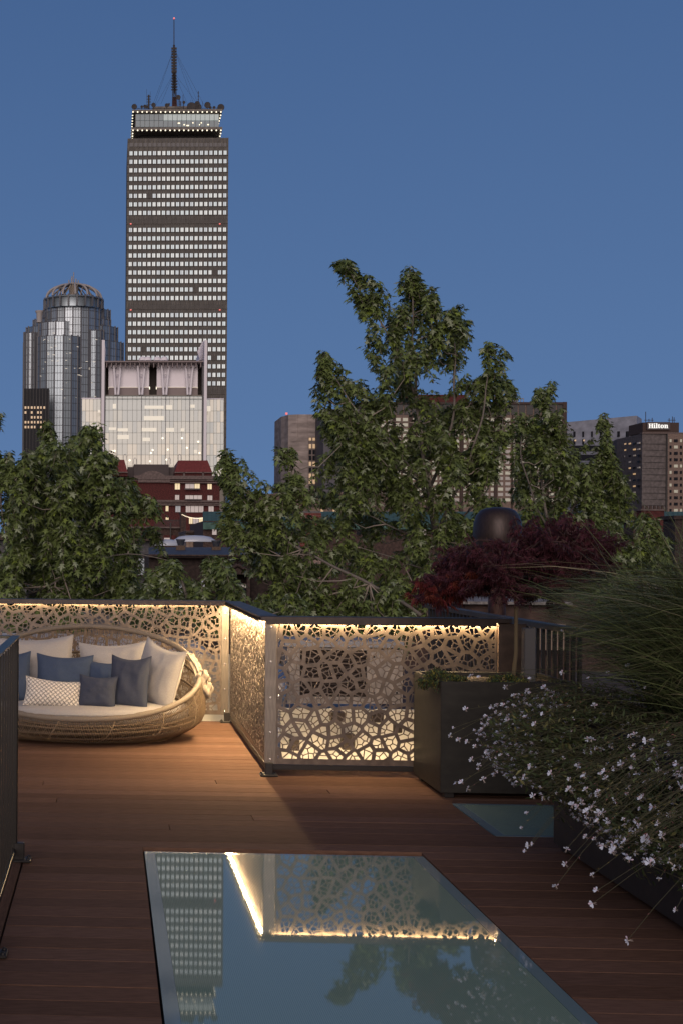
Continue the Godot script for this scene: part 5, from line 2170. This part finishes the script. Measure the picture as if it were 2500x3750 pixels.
func build_far_right() -> void:
	rng.seed = 113
	crop = [1000.0, 1450.0, 0.3189]
	var d := 520.0
	var o := thing("concrete_tower", "pale concrete slab tower with rounded corner and small grid of lit windows", "tower block")
	var s := Shape.new()
	var a := u(210, 600, d)
	var b := u(900, 600, d)
	var l := u(126, 600, d)
	var foot := PackedVector2Array([Vector2(b.x, -d), Vector2(a.x + 2, -d), Vector2(a.x - 1, -d - 1.5), Vector2(l.x + 1, -d - 6), Vector2(l.x, -d - 9), Vector2(l.x, -d - 30), Vector2(b.x, -d - 30)])
	s.prism(foot, GROUND, u(350, 212, d).y)
	obj("wall", s, mats.concrete, o)
	s = Shape.new()
	for i in 8:
		wall(s, 205, 310 + i * 104, 900, 312 + i * 104, d - 0.1, 0.2)
	for x in [285, 395, 485, 575]:
		wall(s, x, 214, x + 1.6, 470, d - 0.1, 0.2)
	obj("panel_joints", s, mats.concrete2, o)
	s = Shape.new()
	wall(s, 403, 470, 640, 1250, d - 0.25, 0.3)
	obj("window_surround", s, mats.concrete2, o)
	for r in 11:
		for c in 5:
			s = Shape.new()
			var y := 480.0 if r == 0 else 552.0 + (r - 1) * 68.0
			wall(s, 413 + c * 42.5, y, 440 + c * 42.5, y + (32 if r == 0 else 50), d - 0.35, 0.2)
			var lit: bool = [r in [0, 1] and c < 2, r in [4, 6, 7], r == 10].has(true) and rng.randf() < 0.85
			obj("window", s, mats.win_amber if lit else mats.glass_dark, o)
	s = Shape.new()
	s.box(u(155, 203, d + 4), Vector3(0.8, 0.8, 0.5))
	obj("warning_lamp", s, mats.red_lamp, o)

	o = thing("banded_tower", "dark tower with pale floor bands behind the middle maple", "tower block")
	s = Shape.new()
	wall(s, 578, 150, 1050, 1200, d - 20, 30, GROUND)
	obj("wall", s, mats.banded_dark, o)
	for r in 10:
		s = Shape.new()
		wall(s, 735, 572 + r * 59, 900, 592 + r * 59, d - 20.4, 0.5)
		obj("floor_band", s, mats.concrete2, o)
		s = Shape.new()
		wall(s, 735, 594 + r * 59, 900, 628 + r * 59, d - 20.2, 0.3)
		obj("window_band", s, mats.glass_dark, o)

	crop = [1750.0, 1400.0, 0.4783]
	d = 560.0
	o = thing("hotel_slab", "wide brown hotel slab with columns of lit windows behind the middle maple", "hotel")
	s = Shape.new()
	wall(s, -900, 155, 660, 1300, d, 22, GROUND)
	obj("wall", s, mats.tan_brick, o)
	s = Shape.new()
	wall(s, 645, 150, 674, 1300, d - 1, 23, GROUND)
	wall(s, 506, 250, 538, 1300, d - 0.8, 1, GROUND)
	wall(s, -900, 150, 674, 168, d - 0.9, 22)
	for i in 8:
		wall(s, 120 - i * 130, 250, 145 - i * 130, 1300, d - 0.8, 1, GROUND)
		wall(s, 385 - i * 130, 250, 395 - i * 130, 1300, d - 0.6, 1, GROUND)
	obj("pier", s, mats.brownstone2, o)
	for i in 26:
		s = Shape.new()
		wall(s, -860 + i * 58.5, 170, -812 + i * 58.5, 248, d - 0.3, 0.5)
		obj("louvre", s, mats.tower_dark, o)
	var low := Shape.new()
	for c in 26:
		for r in 16:
			var x := 598.0 - c * 56.0
			var y := 273.0 + r * 41.0
			if c < 17:
				s = Shape.new()
				wall(s, x, y, x + 38, y + 24, d - 0.2, 0.4)
				obj("window", s, mats.win_pale if rng.randf() < 0.55 else mats.tan_glass, o)
			else:
				wall(low, x, y, x + 38, y + 24, d - 0.2, 0.4)
	stuff(obj("further_windows", low, mats.win_pale, o))
	s = Shape.new()
	s.lathe(u(268, 140, d + 6), PackedVector2Array([Vector2(0.1, -2), Vector2(1.2, -1), Vector2(1.8, 0.2), Vector2(1.0, 1.6), Vector2(0.1, 1.9)]), 14)
	s.bar(u(300, 125, d + 5), u(345, 125, d + 5), 0.2, 4)
	for x in [300, 322, 345]:
		s.bar(u(x, 122, d + 5), u(x, 152, d + 5), 0.15, 4)
	obj("roof_aerial", s, mats.grey_metal, o)
	s = Shape.new()
	wall(s, -560, 95, -80, 160, d + 6, 10)
	obj("penthouse", s, mats.red_brick, o)

	d = 640.0
	o = thing("office_slab", "blue grey office block with square punched windows left of the sign building", "office building")
	s = Shape.new()
	var r0 := u(1212, 255, d)
	var l0 := u(560, 286, d + 40)
	var b0 := u(1250, 275, d + 16)
	s.prism(PackedVector2Array([Vector2(l0.x, l0.z), Vector2(r0.x, r0.z), Vector2(b0.x, b0.z), Vector2(b0.x - 10, b0.z - 40), Vector2(l0.x, l0.z - 30)]), GROUND, r0.y)
	obj("wall", s, mats.blue_grey, o)
	for r in 2:
		for c in 8:
			var x := 664.0 + c * 67.5
			s = Shape.new()
			var f := (x - 560) / 652.0
			var dd := lerpf(d + 40, d, f) - 0.3
			var y: float = [374, 432][r] + (1 - f) * 4
			wall(s, x, y, x + 42, y + 42, dd - 1.0, 3.0)
			obj("window", s, mats.glass_dark, o)
			if r == 1 and c < 3:
				s = Shape.new()
				wall(s, x + 4, y + 4, x + 30, y + 16, dd - 1.3, 0.2)
				obj("lit_window", s, mats.win_amber, o)
	for r in 6:
		s = Shape.new()
		wall(s, 560, 484 + r * 70, 1190, 530 + r * 70, d - 1.5, 0.5)
		obj("window_band", s, mats.glass_dark, o)

	d = 600.0
	o = thing("sign_hotel", "dark brown hotel tower with a lit white name sign on its roof", "hotel")
	s = Shape.new()
	var c0 := u(1254, 392, d)
	var k0 := u(1060, 430, d * 1.05)
	var e0 := u(1900, 398, d + 2)
	s.prism(PackedVector2Array([Vector2(k0.x, k0.z), Vector2(c0.x, c0.z), Vector2(e0.x, e0.z), Vector2(e0.x, e0.z - 40), Vector2(k0.x + 8, k0.z - 40)]), GROUND, c0.y)
	obj("wall", s, mats.hotel_brown, o)
	s = Shape.new()
	wall(s, 1254, 384, 1900, 394, d - 0.6, 3)
	obj("parapet", s, mats.grey_stone, o)
	s = Shape.new()
	wall(s, 1438, 392, 1448, 1300, d - 0.3, 1, GROUND)
	for i in 13:
		wall(s, 1256, 470 + i * 47, 1436, 472 + i * 47, d - 0.15, 0.3)
	obj("wall_joints", s, mats.tower_dark, o)
	s = Shape.new()
	wall(s, 1448, 394, 1900, 1300, d - 0.5, 1, GROUND)
	obj("pale_bay", s, mats.tan_brick, o)
	for r in 13:
		for c in 4:
			s = Shape.new()
			var y := 436.0 + r * 48.5
			wall(s, 1464 + c * 40 - (c % 2) * 6, y, 1464 + c * 40 + (14 if c % 2 == 0 else 22), y + 22, d - 0.8, 0.4)
			obj("window", s, mats.win_pale if rng.randf() < 0.3 else mats.glass_dark, o)
	for r in 9:
		for c in 5:
			if rng.randf() < 0.75:
				var f := 0.15 + c * 0.19
				s = Shape.new()
				var y := lerpf(474, 462, f) + r * 47
				wall(s, lerpf(1075, 1250, f) - 4, y - 5, lerpf(1075, 1250, f) + 5, y + 6, lerpf(d * 1.05, d, f) - 1.2, 2.2)
				obj("side_window", s, [mats.win_amber, mats.glass_dark, mats.tan_glass][rng.randi() % 3], o)
	s = Shape.new()
	wall(s, 1257, 308, 1535, 388, d + 3, 16)
	obj("penthouse", s, mats.brownstone2, o)
	for x in [1280, 1305, 1330, 1460, 1485, 1498]:
		s = Shape.new()
		s.bar(u(x, 310, d + 8), u(x, [225, 280, 272, 275, 262, 268][[1280, 1305, 1330, 1460, 1485, 1498].find(x)], d + 8), 0.16, 5)
		s.box(u(x, 290, d + 8), Vector3(1.3, 0.25, 0.25))
		obj("aerial", s, mats.mast_dark, o)
	var sign_ := thing("roof_sign", "white lit letters reading Hilton on a grey board", "sign")
	s = Shape.new()
	wall(s, 1290, 304, 1468, 362, d + 2, 0.8)
	obj("board", s, mats.slate, sign_)
	var tm := TextMesh.new()
	var font := SystemFont.new()
	font.font_names = PackedStringArray(["Droid Serif"])
	font.font_weight = 600
	tm.font = font
	tm.text = "Hilton"
	tm.font_size = 64
	tm.pixel_size = 0.05
	tm.depth = 0.3
	var box := tm.get_aabb()
	var want := u(1452, 332, d + 1.8).x - u(1302, 332, d + 1.8).x
	var high := u(1375, 315, d + 1.8).y - u(1375, 352, d + 1.8).y
	var t := put("letters", tm, mats.sign_white, sign_)
	t.scale = Vector3(want / box.size.x, high / box.size.y, 1)
	t.position = u(1377, 333, d + 1.7) - box.get_center() * t.scale


# ---------------------------------------------------------------- the scene
func make_materials() -> void:
	var n1 := noise(1, 0.02, 0.72, 1.0)
	var n2 := noise(2, 0.05, 0.55, 1.0)
	mats.woodtex = noise(3, 0.04, 0.80, 1.0)
	mats.black_metal = mat(lin(0.018, 0.016, 0.015), 0.5, 0.2)
	mats.picket = mat(lin(0.014, 0.012, 0.010), 0.4, 0.4)
	mats.top_rail = grain(mat(lin(0.16, 0.15, 0.11), 0.35, 0.7), n2, Vector3(8, 8, 1))
	mats.dark = mat(lin(0.01, 0.009, 0.008), 0.9)
	mats.brick_dark = grain(mat(lin(0.10, 0.062, 0.052), 0.9), n2, Vector3(0.4, 0.4, 0.4))
	mats.membrane = grain(mat(lin(0.70, 0.69, 0.66), 0.75), n1, Vector3(0.3, 0.3, 0.3))
	mats.bronze = grain(mat(lin(0.19, 0.15, 0.12), 0.42, 0.35), n1, Vector3(2, 2, 2))
	mats.brushed = grain(mat(lin(0.29, 0.25, 0.205), 0.35, 0.6), n1, Vector3(40, 1.5, 40))
	mats.rail = grain(mat(lin(0.075, 0.055, 0.048), 0.4, 0.3), n1, Vector3(2, 2, 2))
	mats.steel = mat(lin(0.55, 0.52, 0.48), 0.25, 0.9)
	mats.led = glow(Color(1.0, 0.86, 0.62), 3.0)
	mats.frit = mat(lin(0.24, 0.35, 0.28), 0.022)
	mats.frit.metallic_specular = 0.62
	var im := Image.create(64, 64, false, Image.FORMAT_RGB8)
	for y in 64:
		for x in 64:
			var e := Vector2(fmod(x, 16) - 7.5, fmod(y + (8 if int(x / 16.0) % 2 else 0), 16) - 7.5).length()
			var g := 1.0 if e < 5.6 else 0.86
			im.set_pixel(x, y, Color(g, g, g))
	grain(mats.frit, ImageTexture.create_from_image(im), Vector3(36, 36, 36))
	mats.clear_edge = mat(lin(0.15, 0.225, 0.25), 0.06)
	mats.clear_edge.metallic_specular = 0.62
	mats.planter = grain(mat(lin(0.026, 0.024, 0.019), 0.5, 0.1), n1, Vector3(1.5, 3, 1.5))
	mats.planter_warm = grain(mat(lin(0.085, 0.055, 0.04), 0.5, 0.2), n1, Vector3(2, 2, 2))
	mats.planter_brown = grain(mat(lin(0.030, 0.022, 0.018), 0.55, 0.1), n1, Vector3(2, 2, 2))
	mats.grey_post = mat(lin(0.085, 0.085, 0.09), 0.6)
	mats.soil = grain(mat(lin(0.035, 0.024, 0.016), 0.95), n2, Vector3(6, 6, 6), 2.0)
	mats.beige = grain(mat(lin(0.52, 0.45, 0.375), 0.6), n1, Vector3(1, 1, 1))
	mats.brown_dark = mat(lin(0.055, 0.040, 0.032), 0.6)
	mats.grey_metal = mat(lin(0.32, 0.32, 0.33), 0.5, 0.4)
	mats.copper = grain(mat(lin(0.11, 0.055, 0.042), 0.5, 0.4), n2, Vector3(4, 1, 4))
	mats.copper_dark = grain(mat(lin(0.055, 0.035, 0.032), 0.42, 0.4), n2, Vector3(6, 1, 6))
	# daybed
	mats.wicker = grain(mat(lin(0.34, 0.245, 0.155), 0.65), n2, Vector3(9, 9, 9))
	mats.wicker.vertex_color_use_as_albedo = true
	mats.wicker_pale = grain(mat(lin(0.29, 0.24, 0.185), 0.65), noise(5, 0.09, 0.55, 1.0, 128), Vector3(14, 14, 14))
	mats.wicker_dark = mat(lin(0.10, 0.068, 0.042), 0.7)
	mats.foot = mat(lin(0.25, 0.23, 0.2), 0.6)
	var weave := Image.create(64, 64, false, Image.FORMAT_RGB8)
	var g := RandomNumberGenerator.new()
	g.seed = 9
	for y in 64:
		for x in 64:
			var e := 0.80 + 0.14 * (1.0 if (x + y) % 2 else 0.0) + g.randf_range(-0.10, 0.06)
			weave.set_pixel(x, y, Color(e, e, e))
	var wv := ImageTexture.create_from_image(weave)
	mats.cream = grain(mat(lin(0.50, 0.475, 0.455), 0.95), wv, Vector3(9, 9, 9))
	mats.cream.rim_enabled = true
	mats.cream.rim = 0.25
	mats.navy = grain(mat(lin(0.060, 0.092, 0.165), 0.95), wv, Vector3(8, 8, 8))
	mats.navy_dark = grain(mat(lin(0.058, 0.070, 0.110), 0.95), wv, Vector3(8, 8, 8))
	mats.throw_cloth = grain(mat(lin(0.40, 0.34, 0.27), 0.95), wv, Vector3(9, 9, 9))
	var pt := Image.create(128, 128, false, Image.FORMAT_RGB8)
	for y in 128:
		for x in 128:
			var p := Vector2(x, y) / 128.0
			var e := absf(fmod(p.x + p.y + 2, 0.5) - 0.25)
			var f := absf(fmod(p.x - p.y + 2, 0.5) - 0.25)
			var cell := (int(floor((p.x + p.y) * 2)) + int(floor((p.x - p.y + 2) * 2))) % 2
			var dark := e < 0.028 or f < 0.028
			if cell == 0 and (absf(e - 0.09) < 0.024 and f > 0.06):
				dark = true
			if cell == 1 and (absf(f - 0.10) < 0.022 and e > 0.08):
				dark = true
			pt.set_pixel(x, y, Color(0.10, 0.12, 0.16) if dark else Color(0.90, 0.87, 0.82))
	mats.pattern = mat(Color.WHITE, 0.95)
	mats.pattern.albedo_texture = ImageTexture.create_from_image(pt)
	mats.pattern.uv1_scale = Vector3(1.9, 1.9, 1)
	# plants
	mats.leaf = leafy(0.35)
	mats.petal = leafy(0.35)
	mats.stem = mat(lin(0.052, 0.052, 0.026), 0.8)
	mats.bark = grain(mat(lin(0.30, 0.265, 0.23), 0.9), n2, Vector3(4, 1.5, 4))
	mats.bark_green = mat(lin(0.13, 0.10, 0.055), 0.8)
	mats.twig = mat(lin(0.28, 0.24, 0.20), 0.9)
	mats.twig_dark = mat(lin(0.05, 0.025, 0.022), 0.9)
	# city
	mats.tower_stone = grain(mat(lin(0.175, 0.165, 0.15), 0.85), n1, Vector3(0.05, 0.05, 0.05))
	mats.tower_stone2 = grain(mat(lin(0.235, 0.215, 0.195), 0.85), n1, Vector3(0.1, 0.1, 0.1))
	mats.tower_dark = mat(lin(0.035, 0.034, 0.035), 0.5)
	mats.win_cool = glow(lin(0.62, 0.72, 0.74), 0.64)
	mats.win_dim = glow(lin(0.50, 0.58, 0.62), 0.66)
	mats.win_cool2 = glow(lin(0.72, 0.76, 0.74), 0.68)
	mats.win_warm = glow(lin(0.88, 0.82, 0.68), 0.85)
	mats.win_bright = glow(lin(1.0, 0.84, 0.55), 1.5)
	mats.louvre_grey = mat(lin(0.14, 0.14, 0.145), 0.6)
	mats.crown_dark = glow(lin(0.09, 0.13, 0.15), 0.5)
	mats.crown_dark.albedo_color = lin(0.08, 0.10, 0.11)
	mats.crown_light = glow(lin(0.20, 0.30, 0.30), 0.6)
	mats.bulb = glow(lin(1.0, 0.88, 0.66), 1.7)
	mats.red_lamp = glow(lin(1.0, 0.05, 0.03), 0.8)
	mats.mast_dark = mat(lin(0.035, 0.03, 0.03), 0.7)
	mats.red_paint = mat(lin(0.20, 0.02, 0.02), 0.7)
	mats.glass_blue = mat(lin(0.40, 0.46, 0.50), 0.42, 0.75)
	mats.glass_blue2 = mat(lin(0.32, 0.38, 0.42), 0.42, 0.75)
	mats.glass_core = mat(lin(0.10, 0.11, 0.12), 0.6)
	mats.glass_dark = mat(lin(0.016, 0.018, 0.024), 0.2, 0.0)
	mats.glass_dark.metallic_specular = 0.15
	mats.fin = mat(lin(0.13, 0.135, 0.15), 0.6)
	mats.mullion = mat(lin(0.075, 0.078, 0.085), 0.6)
	mats.dome_rib = mat(lin(0.36, 0.34, 0.33), 0.7)
	mats.dome_core = mat(lin(0.33, 0.28, 0.22), 0.8)
	mats.win_amber = glow(lin(0.85, 0.50, 0.20), 0.5)
	mats.win_pale = glow(lin(0.40, 0.37, 0.23), 0.45)
	mats.office_core = mat(lin(0.22, 0.20, 0.17), 0.8)
	mats.office_glass = glow(lin(0.44, 0.46, 0.43), 0.42)
	mats.office_glass2 = glow(lin(0.52, 0.50, 0.43), 0.46)
	mats.office_glass3 = glow(lin(0.62, 0.53, 0.41), 0.54)
	for k in ["office_glass", "office_glass2", "office_glass3"]:
		mats[k].albedo_color = lin(0.30, 0.30, 0.28)
		mats[k].roughness = 0.12
	mats.office_lit = glow(lin(1.0, 0.88, 0.68), 0.56)
	mats.strip_dim = glow(lin(1.0, 0.82, 0.6), 0.5)
	mats.bulb_dim = glow(lin(1.0, 0.8, 0.55), 1.6)
	mats.mullion_grey = mat(lin(0.13, 0.13, 0.135), 0.5)
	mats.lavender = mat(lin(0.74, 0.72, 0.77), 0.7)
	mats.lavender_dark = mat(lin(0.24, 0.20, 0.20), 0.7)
	mats.loggia = mat(lin(0.85, 0.82, 0.87), 0.7)
	mats.red_brick = grain(mat(lin(0.135, 0.030, 0.028), 0.9), n2, Vector3(0.2, 0.2, 0.2))
	mats.red_metal = grain(mat(lin(0.25, 0.052, 0.046), 0.7), n1, Vector3(0.3, 0.3, 0.3))
	mats.grey_stone = grain(mat(lin(0.19, 0.145, 0.135), 0.85), n1, Vector3(0.3, 0.3, 0.3))
	mats.slate = mat(lin(0.075, 0.060, 0.062), 0.7)
	mats.slate_blue = grain(mat(lin(0.075, 0.085, 0.11), 0.6), n2, Vector3(0.8, 0.8, 0.8))
	mats.apt_pale = glow(lin(0.46, 0.36, 0.32), 0.55)
	mats.apt_warm = glow(lin(0.95, 0.72, 0.36), 0.75)
	mats.apt_cool = glow(lin(0.22, 0.25, 0.28), 0.5)
	mats.cream_stone = grain(mat(lin(0.38, 0.29, 0.23), 0.85), n1, Vector3(0.5, 0.5, 0.5))
	mats.brownstone = grain(mat(lin(0.062, 0.042, 0.036), 0.9), n2, Vector3(0.6, 0.6, 0.6))
	mats.brownstone2 = grain(mat(lin(0.105, 0.070, 0.060), 0.9), n2, Vector3(0.6, 0.6, 0.6))
	mats.wood_crate = grain(mat(lin(0.18, 0.125, 0.09), 0.9), n2, Vector3(1, 6, 6))
	mats.skylight = mat(lin(0.45, 0.50, 0.58), 0.2)
	mats.siding = grain(mat(lin(0.16, 0.16, 0.175), 0.85), n2, Vector3(0.3, 3.0, 0.3))
	mats.mortar = mat(lin(0.30, 0.22, 0.19), 0.95)
	mats.brick = []
	for c in [[0.16, 0.038, 0.03], [0.13, 0.033, 0.028], [0.19, 0.055, 0.042], [0.10, 0.028, 0.026]]:
		mats.brick.append(mat(lin(c[0], c[1], c[2]), 0.9))
	mats.verdigris = grain(mat(lin(0.075, 0.165, 0.140), 0.8), n1, Vector3(0.3, 0.3, 0.3))
	mats.tan_brick = grain(mat(lin(0.25, 0.185, 0.155), 0.9), n1, Vector3(0.3, 0.3, 0.3))
	mats.coping = grain(mat(lin(0.36, 0.34, 0.33), 0.9), n2, Vector3(1, 1, 1))
	mats.concrete = grain(mat(lin(0.40, 0.345, 0.325), 0.9), n1, Vector3(0.03, 0.08, 0.03))
	mats.concrete2 = grain(mat(lin(0.24, 0.20, 0.185), 0.9), n1, Vector3(0.1, 0.1, 0.1))
	mats.banded_dark = mat(lin(0.085, 0.083, 0.098), 0.7)
	mats.tan_glass = glow(lin(0.20, 0.15, 0.11), 0.4)
	mats.blue_grey = grain(mat(lin(0.40, 0.42, 0.49), 0.7), n1, Vector3(0.05, 0.05, 0.05))
	mats.hotel_brown = grain(mat(lin(0.165, 0.145, 0.145), 0.9), n1, Vector3(0.1, 0.1, 0.1))
	mats.sign_white = glow(lin(1, 0.97, 0.9), 1.0)
	mats.asphalt = grain(mat(lin(0.05, 0.05, 0.052), 0.95), n2, Vector3(0.2, 0.2, 0.2))


func _ready() -> void:
	var cam := Camera3D.new()
	cam.name = "camera"
	cam.position = EYE
	cam.basis = turned
	cam.near = 0.1
	cam.far = 9000.0
	cam.projection = Camera3D.PROJECTION_FRUSTUM
	cam.size = 3750.0 / FOCAL * cam.near
	cam.frustum_offset = Vector2((1250 - CENTRE.x) / FOCAL, (CENTRE.y - 1875) / FOCAL) * cam.near
	add_child(cam)

	var sky := ProceduralSkyMaterial.new()
	sky.sky_top_color = lin(0.018, 0.059, 0.185)
	sky.sky_horizon_color = lin(0.112, 0.208, 0.405)
	sky.sky_curve = 0.37
	sky.ground_bottom_color = lin(0.03, 0.035, 0.045)
	sky.ground_horizon_color = lin(0.08, 0.11, 0.16)
	sky.sun_angle_max = 95.0
	sky.sun_curve = 0.75
	var env := Environment.new()
	env.background_mode = Environment.BG_SKY
	env.sky = Sky.new()
	env.sky.sky_material = sky
	env.tonemap_mode = Environment.TONE_MAPPER_LINEAR
	env.tonemap_exposure = 1.0
	env.sdfgi_enabled = true
	env.ssao_enabled = true
	env.ssil_enabled = true
	var we := WorldEnvironment.new()
	we.name = "dusk_sky"
	we.environment = env
	add_child(we)

	# the afterglow in the west, behind the camera
	var sun := DirectionalLight3D.new()
	sun.name = "afterglow"
	sun.light_color = Color(1.0, 0.92, 0.89)
	sun.light_energy = 0.46
	sun.light_angular_distance = 40.0
	sun.shadow_enabled = true
	sun.rotation = Vector3(deg_to_rad(-16), deg_to_rad(-8), 0)
	add_child(sun)

	make_materials()
	var ground := Shape.new()
	ground.quad(Vector3(-4000, GROUND, 500), Vector3(4000, GROUND, 500), Vector3(4000, GROUND, -7000), Vector3(-4000, GROUND, -7000))
	struct(obj("ground", ground, mats.asphalt))
	build_deck()
	build_tower()
	build_domed_tower()
	build_glass_office()
	build_brick_apartments()
	build_far_right()
	build_midground()
	build_railings()
	floor_glass("large glass floor panel mirroring the skyscraper in the foreground", Vector2(0.186, -6.694), Vector2(1.555, -3.42), -0.005)
	floor_glass("small teal glass floor panel between the two planters", Vector2(2.046, -8.087), Vector2(3.58, -7.172), 0.0)
	build_roof_things()
	build_daybed()
	build_trees()
	build_juniper()
	build_red_maple()
	build_grass()
	build_gaura()
